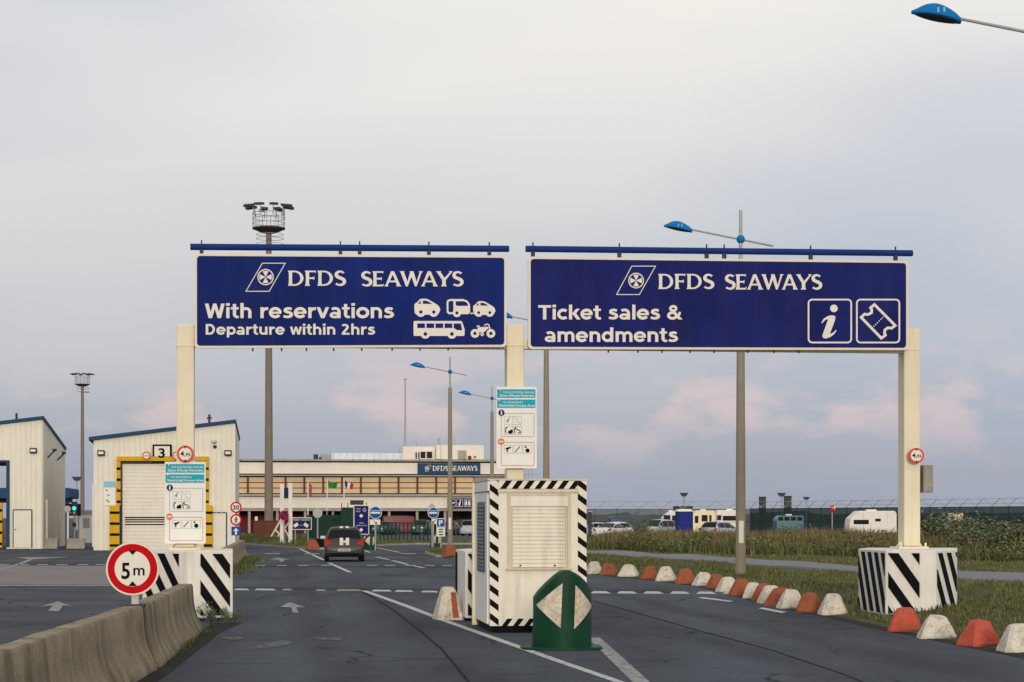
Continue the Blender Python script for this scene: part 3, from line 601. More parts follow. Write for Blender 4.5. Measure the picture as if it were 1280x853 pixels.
# ================================================================== HOUSES AND HALLS
def ribbed(pl, t0, t1, zlo, ztop, step=0.30, dep=0.035, y=0.0):
    """vertical profiled cladding from t0 to t1; zlo and ztop are functions of t"""
    mb = MB(); pts = []
    t = t0
    while t < t1-1e-6:
        for a, dd in ((0, 0), (0.62, 0), (0.72, 1), (0.90, 1)):
            x = t+a*step
            if x < t1: pts.append((x, y-dd*dep))
        t += step
    pts.append((t1, y))
    for x, yy in pts: mb.v += [(x, yy, zlo(x)), (x, yy, ztop(x))]
    for i in range(len(pts)-1): mb.f.append((2*i, 2*i+2, 2*i+3, 2*i+1))
    return mb
def lerp(a, b_, t): return a+(b_-a)*t
def wall_lamp(pl, par, u, v):
    t, z = pl.pt(u, v)
    l = MB().box(t-0.21, t+0.21, -0.30, -0.05, z-0.16, z+0.16).build('wall_lamp', 'dark_steel', par, bevel=0.03)
    MB().box(t-0.15, t+0.15, -0.315, -0.302, z-0.07, z+0.07).build('lamp_glass', 'lamp_on', l)

# --- tall cream shed with lane number 3
pl = Plane(205, 116); sh = pl.thing('inspection_shed', 'cream ribbed metal shed with number 3 above its shutter door', 'shed')
t0, t1 = pl.pt(117, 600)[0], pl.pt(294, 600)[0]
zl, zr = pl.pt(117, 550)[1], pl.pt(294, 529)[1]
D0, D1 = pl.pt(150, 600)[0], pl.pt(258, 600)[0]; DZ = pl.pt(200, 577)[1]
S0, S1 = pl.pt(265, 600)[0], pl.pt(284, 600)[0]; SZ = pl.pt(275, 641)[1]
top = lambda x: lerp(zl, zr, (x-t0)/(t1-t0))
ribbed(pl, t0, D0, lambda x: 0, top).build('wall_cladding', 'cream_clad', sh)
ribbed(pl, D0, D1, lambda x: DZ, top).build('wall_cladding', 'cream_clad', sh)
ribbed(pl, D1, S0, lambda x: 0, top).build('wall_cladding', 'cream_clad', sh)
ribbed(pl, S0, S1, lambda x: SZ, top).build('wall_cladding', 'cream_clad', sh)
ribbed(pl, S1, t1, lambda x: 0, top).build('wall_cladding', 'cream_clad', sh)
MB().add([(t1, 0.001, 0), (t1, 14, 0), (t1, 14, zr-0.5), (t1, 0.001, zr)], [(0, 1, 2, 3)]).build('side_wall', 'cream_clad', sh)
MB().add([(t0, 0.001, 0), (t0, 14, 0), (t0, 14, zl-0.5), (t0, 0.001, zl)], [(3, 2, 1, 0)]).build('side_wall', 'cream_clad', sh)
MB().add([(t0, 14, 0), (t1, 14, 0), (t1, 14, zr-0.5), (t0, 14, zl-0.5)], [(0, 1, 2, 3)]).build('rear_wall', 'cream_clad', sh)
roof = MB().loft([[(t0-0.25, -0.25, zl-0.05), (t0-0.25, 14.2, zl-0.55), (t0-0.25, 14.2, zl-0.35), (t0-0.25, -0.25, zl+0.16)],
                  [(t1+0.05, -0.25, zr+0.02), (t1+0.05, 14.2, zr-0.48), (t1+0.05, 14.2, zr-0.28), (t1+0.05, -0.25, zr+0.20)]]).build('roof', 'trim_blue', sh)
tv, zv = pl.pt(261, 529); MB().tube((tv, 1, zv-0.1), (tv, 1, zv+0.55), 0.07).tube((tv-0.15, 1, zv+0.32), (tv+0.15, 1, zv+0.36), 0.05).build('roof_vent', 'dark_steel', roof)
# roller door
mb = MB(); nsl = 24; rows_ = []
ztop_d = pl.pt(200, 578)[1]
for k in range(nsl+1):
    z = ztop_d*k/nsl; rows_.append((z, 0.05))
    if k < nsl: rows_ += [(z+ztop_d/nsl*0.15, 0.02), (z+ztop_d/nsl*0.85, 0.02)]
a0, a1 = pl.pt(153, 600)[0], pl.pt(255, 600)[0]
for z, yy in rows_: mb.v += [(a0, yy, z), (a1, yy, z)]
for i in range(len(rows_)-1): mb.f.append((2*i, 2*i+1, 2*i+3, 2*i+2))
door = mb.build('roller_door', 'cream_clad', sh)
for v in (647.2, 649.8, 652.6, 656.0): 
    z0 = pl.pt(180, v)[1]; MB().box(a0+0.15, a1-0.1, 0.0, 0.018, z0-0.03, z0+0.035).build('slot_vent', 'black', door)
pl.rect(sh, 'door_jamb', 'trim_blue', 149.5, 578, 153, 687.5, 0.06, 0.10)
pl.rect(sh, 'door_head', 'dark_steel', 153, 577.5, 255, 580, 0.05, 0.08)
# yellow and black portal
def hazard_post(par, pl, u0, u1, v0, v1, n, d=0.25, th=0.2):
    p = pl.rect(par, 'guard_post', 'yellow', u0, v0, u1, v1, d, th)
    for k in range(n):
        va = v0+(v1-v0)*(k+0.55)/n; pl.rect(p, 'black_band', 'black', u0, va, u1, va+(v1-v0)/n*0.24, d+0.006, 0.006)
    return p
hazard_post(sh, pl, 146, 151, 577, 632, 4); hazard_post(sh, pl, 257, 261, 577, 632, 4)
hazard_post(sh, pl, 138, 150, 632, 686.5, 4, 0.5, 0.3); hazard_post(sh, pl, 255, 265.5, 632, 686.5, 4, 0.5, 0.3)
pl.rect(sh, 'portal_beam', 'yellow', 146, 571, 261, 576.5, 0.27, 0.24)
nb = pl.rect(sh, 'number_board', 'black', 191, 556, 215, 571, 0.30, 0.05)
pl.rect(nb, 'board_face', 'sign_white', 193.3, 558.2, 212.6, 571, 0.308, 0.006)
pl.text(nb, 'lettering', 'black', '3', 198.5, 206.5, 560.8, 572.6, 0.318, 0.025)
pl.rect(sh, 'number_board_foot', 'black', 191, 576.6, 215, 578, 0.275, 0.05)
for u in (183.5, 221):
    s_ = pl.circ(sh, 'limit_sign', 'red_faded', u, 570, 5.2, 0.36, 0.03); pl.circ(s_, 'sign_disc', 'sign_white', u, 570, 3.7, 0.37, 0.008)
    pl.text(s_, 'lettering', 'black', '4,95', u-2.7, u+2.7, 569.1, 571.2, 0.38, 0.0, res=2)
wall_lamp(pl, sh, 126.5, 566.5); wall_lamp(pl, sh, 285, 566.5)
t, z = pl.pt(267.5, 552); cm_ = MB().box(t-0.12, t+0.12, -0.45, -0.05, z-0.07, z+0.07).build('camera_housing', 'steel', sh); MB().tube((t+0.05, -0.1, z-0.3), (t+0.05, -0.16, z-0.36), 0.12, 0.08).build('camera_dome', 'dark_steel', cm_)
sd_ = pl.rect(sh, 'side_door', 'cream_clad', 265, 641.5, 283, 686.5, 0.0, 0.05)
pl.line(sd_, 'door_frame', 'trim_blue', [(264.6, 641), (283.4, 641)], 1.3, 0.03, 0.06); pl.rect(sd_, 'door_frame', 'trim_blue', 282.4, 641.6, 284.0, 686.5, 0.03, 0.06)
wb = pl.rect(sh, 'wall_notice', 'white_cool', 130, 602, 144.6, 632, 0.10, 0.03); pl.rect(wb, 'notice_band', 'cyan_pale', 130, 602, 144.6, 609.5, 0.108, 0.006)
for v, a in ((612.5, 3), (618.5, 8), (625, 4), (627, 9)): pl.rect(wb, 'notice_mark', 'dark_steel', 131+a*0.4, v, 134+a*0.4, v+1.2, 0.108, 0.006)
pl.rect(sh, 'drain_pipe', 'white', 115.6, 605, 117.4, 684, 0.12, 0.1)
pl.circ(sh, 'alarm_button', 'red', 147.4, 612.5, 1.7, 0.28, 0.03)

# --- the next shed, cut by the left frame edge, with a drive-through opening
pl = Plane(30, 121); sh = pl.thing('inspection_shed', 'cream ribbed metal shed at left edge with open drive through bay', 'shed')
t0, tj, t1 = pl.pt(-175, 600)[0], pl.pt(8, 600)[0], pl.pt(53, 600)[0]
zl, zr = pl.pt(-175, 551)[1], pl.pt(53, 524)[1]; OZ = pl.pt(5, 576)[1]; o0 = pl.pt(-130, 600)[0]
top = lambda x: lerp(zl, zr, (x-t0)/(t1-t0))
for yy, nm in ((0.0, 'wall_cladding'), (13.0, 'rear_wall')):
    ribbed(pl, t0, o0, lambda x: 0, lambda x: top(x)-yy*0.11, y=yy).build(nm, 'cream_clad', sh)
    ribbed(pl, o0, tj, lambda x: OZ, lambda x: top(x)-yy*0.11, y=yy).build(nm, 'cream_clad', sh)
    ribbed(pl, tj, t1, lambda x: 0, lambda x: top(x)-yy*0.11, y=yy).build(nm, 'cream_clad', sh)
MB().box(o0, tj, 0.05, 12.9, OZ, OZ+0.1).build('bay_ceiling', 'dark_steel', sh)
MB().box(tj, tj+0.05, 0.05, 12.9, 0, OZ).build('bay_wall', 'white', sh)
mb = MB(); pts = []
for k in range(44): pts += [(t1, 13*k/44), (t1, 13*(k+.62)/44), (t1+0.035, 13*(k+.72)/44), (t1+0.035, 13*(k+.9)/44)]
pts.append((t1, 13.0))
for x, y in pts: mb.v += [(x, y, 0), (x, y, zr-y*0.11)]
for i in range(len(pts)-1): mb.f.append((2*i, 2*i+2, 2*i+3, 2*i+1))
mb.build('side_wall', 'cream_clad', sh)
roof = MB().loft([[(t0-0.2, -0.25, zl-0.02), (t0-0.2, 13.2, zl-1.46), (t0-0.2, 13.2, zl-1.28), (t0-0.2, -0.25, zl+0.16)],
                  [(t1+0.1, -0.25, zr+0.0), (t1+0.1, 13.2, zr-1.44), (t1+0.1, 13.2, zr-1.26), (t1+0.1, -0.25, zr+0.18)]]).build('roof', 'trim_blue', sh)
tv, zv = pl.pt(18, 527); MB().tube((tv, 1, zv-0.1), (tv, 1, zv+0.55), 0.07).build('roof_vent', 'dark_steel', roof)
pl.rect(sh, 'bay_jamb', 'trim_blue', 8, 575.5, 12, 684, 0.10, 0.14); pl.rect(sh, 'bay_head', 'trim_blue', -130, 575.5, 7.9, 578, 0.10, 0.14)
hazard_post(sh, pl, -8, 4, 629, 684.5, 4, 0.5, 0.3)
wall_lamp(pl, sh, 42, 563.5)
d_ = pl.rect(sh, 'side_door', 'cream_clad', 17, 638, 39.5, 684.5, 0.07, 0.06)
for a in ((16, 637, 17.2, 684.5), (39.2, 637, 40.5, 684.5), (17.3, 636.8, 39.1, 638.2)): pl.rect(d_, 'door_frame', 'trim_blue', *a, 0.085, 0.06)
pl.circ(d_, 'door_handle', 'dark_steel', 19.5, 662, 0.8, 0.11, 0.04)
for dy, u in ((2.6, 62), (8.2, 71)):
    b_ = MB().tube((t1+0.03, dy, 5.6), (t1+0.45, dy-0.2, 6.0), 0.05).box(t1+0.35, t1+0.60, dy-0.45, dy-0.25, 5.98, 6.14).build('floodlight', 'dark_steel', sh)
for dy in (1.2, 9.0): MB().box(t1+0.05, t1+0.17, dy, dy+0.12, 0, 3.0).build('guard_rail_post', 'white', sh)

# --- terminal building
pl = Plane(450, 238); tb = pl.thing('ferry_terminal', 'long two storey terminal building with beige window band and grey roof edge', 'building')
def tbox(name, m, u0, u1, v0, v1, y0, y1, par=None):
    a, zt = pl.pt(u0, v0); b_, zb = pl.pt(u1, v1); return MB().box(a, b_, y0, y1, max(zb, 0), zt).build(name, m, par or tb)
UL, UR = 140, 652
tbox('parapet_coping', 'terminal_grey', UL, UR, 573.5, 577.5, -0.3, 24)
tbox('upper_wall', 'terminal_white', UL, UR, 577.6, 593, 0, 23.8)
tbox('ledge', 'terminal_grey', UL, UR, 593.1, 596, -0.5, 23.8)
tbox('window_wall', 'terminal_grey', UL, UR, 596.1, 617.4, 0.3, 23.6)
tbox('ledge', 'terminal_grey', UL, UR, 617.5, 621, -0.6, 23.8)
tbox('lower_wall', 'terminal_white', UL, UR, 621.1, 635.5, -0.1, 23.8)
tbox('soffit_beam', 'terminal_grey', UL, UR, 635.6, 639, 0.0, 23.6)
tbox('ground_floor_wall', 'maroon', UL, 392, 639.1, 672, 5.0, 23)
tbox('ground_floor_glazing', 'glass_dark', 392, UR, 639.1, 672, 7.0, 23)
for k in range(9): u = 310+k*35; tbox('column', 'terminal_grey', u, u+3.2, 639.1, 672, 0.2, 0.5)
for k in range(19):
    u = 176+k*23.55-7.5
    if u > 592: break
    u0_, u1_ = u+1.3, min(u+22.3, 593)
    for r_ in range(3):
        v0_ = 596.9+r_*6.9; tbox('window_pane', 'blind', u0_, u1_, v0_, v0_+5.9, 0.05, 0.28)
    tbox('mullion', 'mullion', u-1.15, u+1.15, 596.3, 617.3, -0.12, 0.29)
    for v in (602.85, 609.75): tbox('transom', 'mullion', u0_, u1_, v, v+0.9, -0.02, 0.28)
tbox('end_bay', 'terminal_grey', 594, UR, 596.2, 617.3, 0.0, 0.29)
for k in range(12): u = 300+k*28; tbox('coping_joint', 'dark_steel', u, u+0.5, 574, 577, -0.32, -0.31)
# roof structures
rp = tbox('roof_duct', 'roof_silver', 416, 512, 564.5, 573.4, 6, 12)
for k in range(3): 
    t, z = pl.pt(404+k*5.2, 573); MB().tube((t, 6, z), (t, 6, z+0.6), 0.17).tube((t, 6, z+0.6), (t, 6, z+0.75), 0.17, 0.03).build('roof_vent', 'steel', rp)
for k in range(11): u = 418+k*8.6; tbox('duct_seam', 'steel', u, u+0.5, 564.3, 573.3, 5.92, 5.99, rp)
tbox('roof_fan', 'dark_steel', 393, 399, 566.5, 573.4, 5, 6, rp); tbox('roof_fan', 'dark_steel', 400, 403, 570, 573.4, 5, 6, rp)
p1 = tbox('plant_room', 'terminal_white', 507, 548, 556.5, 573.4, 5, 14)
for u0_, u1_ in ((529.5, 535.5), (537.5, 544)): tbox('plant_window', 'glass_dark', u0_, u1_, 563.5, 571.5, 4.8, 4.99, p1)
for u0_, u1_ in ((523, 524.6), (526.6, 528)): tbox('plant_window', 'glass_dark', u0_, u1_, 564, 572, 4.8, 4.99, p1)
pl.line(p1, 'window_surround', 'white', [(528.7, 562.7), (544.8, 562.7), (544.8, 572.2), (528.7, 572.2)], 1.0, -4.7, 0.2, closed=True)
p2 = tbox('plant_room', 'terminal_white', 549, 609, 555, 573.4, 4, 14)
tbox('plant_door', 'terminal_grey', 576, 587, 562, 573.2, 3.9, 3.99, p2); tbox('hose_reel', 'maroon', 589, 593, 569, 573.2, 3.7, 3.99, p2); tbox('hose_reel', 'flag_red', 596.5, 599, 569, 571, 3.7, 3.99, p2)
t, z = pl.pt(551, 573); MB().tube((t, 3.6, z), (t, 3.6, z+1.7), 0.35, n=14).build('water_tank', 'terminal_white', p2, smooth=True)
t, z = pl.pt(555.5, 556); MB().tube((t, 8, z-0.2), (t, 8, z+1.1), 0.17).build('chimney', 'steel', p2)
for u, h_ in ((569, 1.1), (575.5, 1.2)): t, z = pl.pt(u, 555); MB().tube((t, 8, z-0.2), (t, 8, z+h_), 0.05).tube((t-0.15, 8, z+h_*.7), (t+0.15, 8, z+h_*.8), 0.03).build('antenna', 'steel', p2)
t, z = pl.pt(526.5, 556); MB().tube((t, 8, z-0.2), (t, 8, z+0.7), 0.05).tube((t, 8, z+0.7), (t-0.25, 8, z+0.72), 0.06).build('roof_lamp', 'steel', p1)
t, z = pl.pt(511, 573); z2 = pl.pt(511, 470)[1]; rm_ = MB().tube((t, 6.5, z-0.3), (t, 6.5, z2), 0.14, 0.08).tube((t-0.2, 6.5, z2+0.05), (t+0.25, 6.5, z2+0.05), 0.09).build('roof_mast', 'steel', tb)
lw = tbox('low_wing', 'terminal_grey', 640, 678, 597, 672, 8, 20)
for k in range(6): t, z = pl.pt(654+k*4.4, 597); MB().tube((t, 8.2, z), (t, 8.2, z+1.1), 0.035, n=6).build('roof_rail_post', 'steel', lw)
t, z = pl.pt(654, 597); t2, _ = pl.pt(677, 597); MB().tube((t, 8.2, z+1.1), (t2, 8.2, z+1.1), 0.04, n=6).tube((t, 8.2, z+.55), (t2, 8.2, z+.55), 0.03, n=6).build('roof_rail', 'steel', lw)
tbox('roof_plant', 'dark_steel', 657, 668, 589, 596.9, 10, 12, lw)
fs_ = pl.thing('facade_sign', 'dark blue name board on upper wall of terminal building', 'sign')
pb = pl.rect(fs_, 'board', 'trim_blue', 521.8, 579.2, 600.2, 593, 0.30, 0.25)
emblem(pl, fs_, 'sign_white', 'trim_blue', [(531, 589.5), (535, 582), (538.5, 582), (534.5, 589.5)], 533.4, 585.6, 2.6, 0.32, 0.35, 0.012)
flared_word(pl, fs_, 'sign_white', 'DFDS', 540.5, 560.0, 582.6, 588.8, 0.33, 0.006)
flared_word(pl, fs_, 'sign_white', 'SEAWAYS', 563.5, 596.5, 582.6, 588.8, 0.33, 0.006)
fi = pl.thing('facilities_sign', 'violet board with three pictograms on lower terminal wall', 'sign')
pl.rect(fi, 'board', 'sign_purple', 559, 622.5, 589.5, 635.2, 0.45, 0.2)
for k, (u0_, u1_) in enumerate(((561, 568.5), (570.5, 578), (580, 588))): pl.line(fi, 'pictogram_frame', 'sign_border', [(u0_, 624), (u1_, 624), (u1_, 633.6), (u0_, 633.6)], 0.5, 0.47, closed=True)
pl.poly(fi, 'pictogram', 'sign_white', [(562, 628), (568, 628), (567, 629.8), (563, 629.8)], 0.48)
pl.circ(fi, 'pictogram', 'sign_white', 575.0, 625.9, 0.9, 0.48); pl.poly(fi, 'pictogram', 'sign_white', [(573.2, 628), (575.6, 627.2), (574.6, 632.6), (572.6, 632.8)], 0.48)
for u in (582.3, 585.8): pl.circ(fi, 'pictogram', 'sign_white', u, 626.3, 0.9, 0.48); pl.rect(fi, 'pictogram', 'sign_white', u-1.2, 627.4, u+1.2, 632, 0.48)

# --- dark blue canopy and odds and ends seen between the two sheds
pl = Plane(83, 185); cp = pl.thing('toll_canopy', 'dark blue canopy roof on a post far behind the sheds', 'canopy')
pl.rect(cp, 'canopy_roof', 'trim_blue', -40, 610, 87, 623, 0, 9, r=2); t, z = pl.pt(79, 625); MB().box(t-0.3, t+0.3, 2, 2.6, 0, z).build('canopy_post', 'trim_blue', cp)
pl.rect(cp, 'canopy_soffit', 'dark_steel', -20, 623.1, 80, 628, -2, 6)
pl = Plane(105, 150); kb = pl.thing('kiosk', 'small cream kiosk with flat roof in the gap between the sheds', 'kiosk')
a, zt = pl.pt(98, 638); b_, _ = pl.pt(120, 638)
MB().box(a, b_, 0, 2.4, 0, zt-0.25).build('wall', 'cream_clad', kb); MB().box(a-0.15, b_, -0.15, 2.5, zt-0.24, zt).build('roof', 'terminal_grey', kb)
pl.rect(kb, 'window', 'terminal_grey', 104, 648, 112, 660, 0.03, 0.02)
pl = Plane(93, 140); ps = pl.thing('direction_board', 'violet board behind traffic light in gap between the sheds', 'sign')
pl.rect(ps, 'board', 'sign_purple', 76, 630, 101, 645, 0.0, 0.08); 
for k, v in enumerate((633.5, 637, 641)): pl.rect(ps, 'print_line', 'sign_white', 78+k, v, 86+k*2, v+0.8, 0.02, 0.008)
for u in (79, 98): t, z = pl.pt(u, 645); MB().tube((t, 0.15, 0), (t, 0.15, z), 0.05).build('post', 'steel', ps)
pl = Plane(93, 132); tl = pl.thing('traffic_light', 'small traffic light showing green between the sheds', 'traffic light')
t, z = pl.pt(93, 634); zb = pl.pt(93, 644)[1]
MB().box(t-0.18, t+0.18, -0.12, 0.12, zb, z+0.35).build('signal_box', 'dark_steel', tl); MB().tube((t, 0.1, 0), (t, 0.1, zb+0.1), 0.06).build('post', 'steel', tl)
pl.circ(tl, 'green_lens', 'green_light', 93, 635.6, 2.4, 0.14, 0.02); pl.circ(tl, 'amber_lens', 'yellow', 93, 641.2, 1.7, 0.14, 0.02)
pl.circ(tl, 'arrow_plate', 'green_plastic', 93, 656, 2.8, 0.10, 0.02)
pl = Plane(85, 126); rs = pl.thing('round_sign', 'grey back of a round sign on white post between the sheds', 'sign')
pl.circ(rs, 'disc', 'sign_grey', 84.5, 636.5, 4.2, 0.03, 0.03); t, z = pl.pt(84.8, 640); MB().tube((t, 0.05, 0), (t, 0.05, z), 0.07).build('post', 'white', rs)

# --- jersey barriers
def jersey(name, label, P, Q, h=0.80, hw=0.30, m='barrier', wob=0.02, seed=0.0, group=None):
    P, Q = Vector((*P, 0)), Vector((*Q, 0)); L_ = (Q-P).length; a = math.atan2((Q-P).y, (Q-P).x)
    o = thing(name, label, 'barrier', P, a, group); n = max(4, int(L_/0.12)); rings = []
    prof = [(hw, 0), (hw, 0.06), (hw*0.86, 0.14), (hw*0.66, 0.26), (hw*0.53, 0.38), (hw*0.46, 0.52), (hw*0.40, h-0.03), (hw*0.32, h)]
    for i in range(n+1):
        x = L_*i/n; w = wob*(mnoise.noise((x*0.9, seed, 0.2))+0.5*mnoise.noise((x*2.7, seed, 4.2))); zt_ = 0.012*mnoise.noise((x*0.8, seed, 9))
        sag = 1.0
        r_ = [(x, -(y+w*(1.0 if z < h-0.1 else 0.5)), z+(zt_ if z > 0.4 else 0)) for y, z in prof] + [(x, y+w*0.5, z+(zt_ if z > 0.4 else 0)) for y, z in prof[::-1]]
        rings.append(r_)
    MB().loft(rings).build('concrete_body', m, o, smooth=True); return o
jersey('concrete_barrier', 'weathered concrete barrier in the left foreground cut by the frame edge', (-3.92, 9.5), (-4.72, 24.92), seed=1.0)
jersey('concrete_barrier', 'weathered concrete barrier reaching from the 5 m sign to the striped guard', (-4.735, 25.18), (-5.42, 33.2), seed=5.0)
jersey('concrete_barrier', 'tan concrete barrier beside the shed behind the left striped guard', (-9.7, 66), (-13.1, 97), m='barrier', seed=9.0, wob=0.05)
for i, (u0_, u1_, v) in enumerate(((46, 72, 686), (84, 106, 686))):
    x0, y0 = ground_at(u0_, v); x1, _ = ground_at(u1_, v)
    jersey('concrete_barrier', ('short concrete barrier at the corner of the left shed', 'short concrete barrier below the traffic light between the sheds')[i], (x0, y0), (x1, y0+0.1), 0.62, 0.34, 'concrete', seed=3.0+i)

# ================================================================== THE SIGN GANTRY
gp = Plane(640, 38.45)                     # front plane of the signs; the columns stand in it
gan = gp.thing('sign_gantry', 'cream steel gantry of three square columns carrying the two big blue signs', 'gantry')
for u, vt in ((231.5, 405), (644.5, 405), (1141, 411)):
    t, zt = gp.pt(u, vt); w = 0.165
    c = MB().box(t-w, t+w, 0.03, 0.43, 1.33, zt).build('column', 'cream', gan, bevel=0.015)
    MB().box(t-0.30, t+0.30, -0.07, 0.53, 1.285, 1.325).build('base_plate', 'cream', c)
    MB().box(t-w-0.012, t+w+0.012, 0.018, 0.442, zt-0.42, zt-0.40).build('collar', 'cream', c)
    for sx in (-0.25, 0.25): MB().tube((t+sx, -0.03, 1.325), (t+sx, -0.03, 1.40), 0.025, n=8).build('anchor_bolt', 'cream', c)
    for sx in (-0.21, 0.21): MB().prism([(t+math.copysign(w, sx), 1.325), (t+sx*1.35, 1.325), (t+math.copysign(w, sx), 1.44)], 0.2, 0.22).build('gusset', 'cream', c)
ta, tb_, tc = gp.pt(231.5, 400)[0], gp.pt(644.5, 400)[0], gp.pt(1141, 400)[0]
for a, b_ in ((ta, tb_), (tb_, tc)):
    MB().box(a+0.166, b_-0.166, 0.12, 0.32, 5.15, 5.36).build('cross_beam', 'cream', gan)
    MB().box(a+0.42, b_-0.42, 0.12, 0.32, 6.10, 6.27).build('cross_beam', 'cream', gan)

def big_sign(label, u0, v0, u1, v1, skew, face, rail, brk, lamps):
    pl = gp; o = pl.thing('direction_sign', label, 'sign')
    R0 = [(u0, v0[0]), (u1, v0[1]), (u1, v1[1]), (u0, v1[0])]
    def q(fu, fv):          # position inside the slightly skewed board
        u = lerp(u0, u1, fu); return (u, lerp(lerp(v0[0], v0[1], fu), lerp(v1[0], v1[1], fu), fv))
    def rr(ins, r):
        W, H = u1-u0, v1[0]-v0[0]
        return [q((x-u0)/W, (y-v0[0])/H) for x, y in rrect(u0+ins, v0[0]+ins, u1-ins, v1[0]-ins, r)]
    pl.poly(o, 'backing_panel', 'sign_border', rr(0, 5), 0.10, 0.075)
    f_ = pl.poly(o, 'sign_face', face, rr(3.0, 4), 0.108, 0.008)
    for k in (1, 2, 3):
        u = lerp(u0, u1, k/4); pl.rect(f_, 'sheet_joint', 'navy', u-0.22, lerp(v0[0], v0[1], k/4)+3.6, u+0.22, lerp(v1[0], v1[1], k/4)-3.6, 0.1095, 0.001)
    a, za = pl.pt(rail[0], rail[1]); b_, zb = pl.pt(rail[2], rail[3])
    r_ = MB().tube((a, -0.02, za), (b_, -0.02, zb), 0.062, n=12).build('top_rail', 'rail_blue', o, smooth=True)
    for u in brk:
        vr = lerp(rail[1], rail[3], (u-rail[0])/(rail[2]-rail[0])); t, z = pl.pt(u, vr+2); _, z0 = pl.pt(u, lerp(v0[0], v0[1], (u-u0)/(u1-u0)))
        MB().box(t-0.035, t+0.035, -0.06, 0.02, z0-0.02, z+0.02).box(t-0.012, t+0.012, -0.03, 0.0, z+0.02, z+0.16).build('rail_bracket', 'dark_steel', r_)
    for u in lamps:
        fu = (u-u0)/(u1-u0); t, z = pl.pt(u, lerp(v1[0], v1[1], fu)); MB().box(t-0.015, t+0.015, -0.05, -0.03, z-0.06, z-0.002).build('clip', 'dark_steel', o)
    return o, f_
D = 0.112
# left board
o, f_ = big_sign('left overhead blue sign reading With reservations Departure within 2hrs', 243.5, (318, 320.5), 632.5, (436, 434.5), 0, 'sign_blue', (238, 309, 636, 311.5), (252, 425.5, 449.5, 536, 611.5), (316, 352, 383, 417, 452, 490, 525, 560))
emblem(gp, f_, 'sign_white', 'sign_blue', [(307.5, 365.2), (328, 330.2), (356.5, 330.2), (336.5, 365.2)], 332, 347.5, 10.2, D, 1.0)
flared_word(gp, f_, 'sign_white', 'DFDS', 359.5, 432.0, 339.5, 358.3, D)
flared_word(gp, f_, 'sign_white', 'SEAWAYS', 450.5, 578.5, 340.2, 359, D)
sans_word(gp, f_, 'sign_white', 'With reservations', 257, 492, 380.5, 398.6, D)
sans_word(gp, f_, 'sign_white', 'Departure within 2hrs', 257, 468.5, 406, 419.2, D)
def Z(zx, zy): return (500+zx*0.10938, 365+zy*0.10938)
def P5(par, name, m, pts, d): gp.poly(par, name, m, [Z(*p) for p in pts], d)
def wheel(par, x, y, r, rc, d): gp.circ(par, 'wheel', 'sign_white', *Z(x, y), r*0.10938, d); gp.circ(par, 'hub', 'sign_blue', *Z(x, y), rc*0.10938, d+0.002)
def pict_car(par, x0, y0, s, d):
    T = lambda pts: [(x0+x*s, y0+y*s) for x, y in pts]
    P5(par, 'car_pictogram', 'sign_white', T([(0, 80), (5, 60), (40, 35), (62, 8), (85, 0), (125, 0), (160, 8), (240, 55), (270, 75), (290, 100), (297, 130), (280, 165), (262, 182), (25, 182), (5, 160)]), d)
    P5(par, 'car_window', 'sign_blue', T([(98, 22), (130, 22), (155, 30), (208, 60), (98, 58)]), d+0.002); P5(par, 'car_window', 'sign_blue', T([(42, 58), (72, 24), (76, 24), (74, 58)]), d+0.002)
    wheel(par, x0+75*s, y0+152*s, 55*s, 19*s, d+0.003); wheel(par, x0+222*s, y0+152*s, 55*s, 19*s, d+0.003)
pict_car(f_, 158, 86, 1.0, D); pict_car(f_, 828, 114, 0.86, D)
P5(f_, 'caravan_pictogram', 'sign_white', [(528, 120), (540, 98), (570, 90), (710, 90), (760, 105), (790, 145), (795, 180), (795, 235), (775, 262), (548, 262), (528, 240)], D)
P5(f_, 'caravan_door', 'sign_blue', [(548, 125), (560, 113), (604, 113), (604, 240), (560, 240), (548, 228)], D+0.002)
P5(f_, 'caravan_window', 'sign_blue', [(630, 115), (720, 115), (750, 125), (770, 150), (772, 168), (645, 168), (630, 155)], D+0.002)
wheel(f_, 644, 248, 48, 18, D+0.003); P5(f_, 'tow_bar', 'sign_white', [(796, 246), (830, 246), (830, 260), (790, 260)], D)
P5(f_, 'bus_pictogram', 'sign_white', [(150, 350), (160, 340), (690, 340), (705, 352), (732, 435), (732, 500), (722, 510), (160, 510), (150, 500)], D)
for x in (192, 297, 400, 504): P5(f_, 'bus_window', 'sign_blue', [(x, 368), (x+88, 368), (x+88, 420), (x, 420)], D+0.002)
P5(f_, 'bus_window', 'sign_blue', [(608, 368), (690, 368), (705, 445), (650, 445), (608, 420)], D+0.002)
wheel(f_, 285, 488, 54, 21, D+0.003); wheel(f_, 587, 488, 54, 21, D+0.003)
wheel(f_, 850, 482, 50, 19, D+0.003); wheel(f_, 1031, 482, 50, 19, D+0.003)
P5(f_, 'motorbike_pictogram', 'sign_white', [(880, 412), (1000, 405), (1006, 420), (950, 470), (905, 470), (880, 440)], D)
gp.line(f_, 'motorbike_fork', 'sign_white', [Z(955, 388), Z(985, 376), Z(1005, 380), Z(1018, 420), Z(1024, 450)], 1.5, D); gp.line(f_, 'motorbike_saddle', 'sign_white', [Z(870, 402), Z(903, 396)], 1.6, D+0.001)
gp.circ(f_, 'motorbike_pedal', 'sign_white', *Z(932, 492), 2.2, D+0.004); gp.circ(f_, 'hub', 'sign_blue', *Z(932, 492), 0.7, D+0.006)
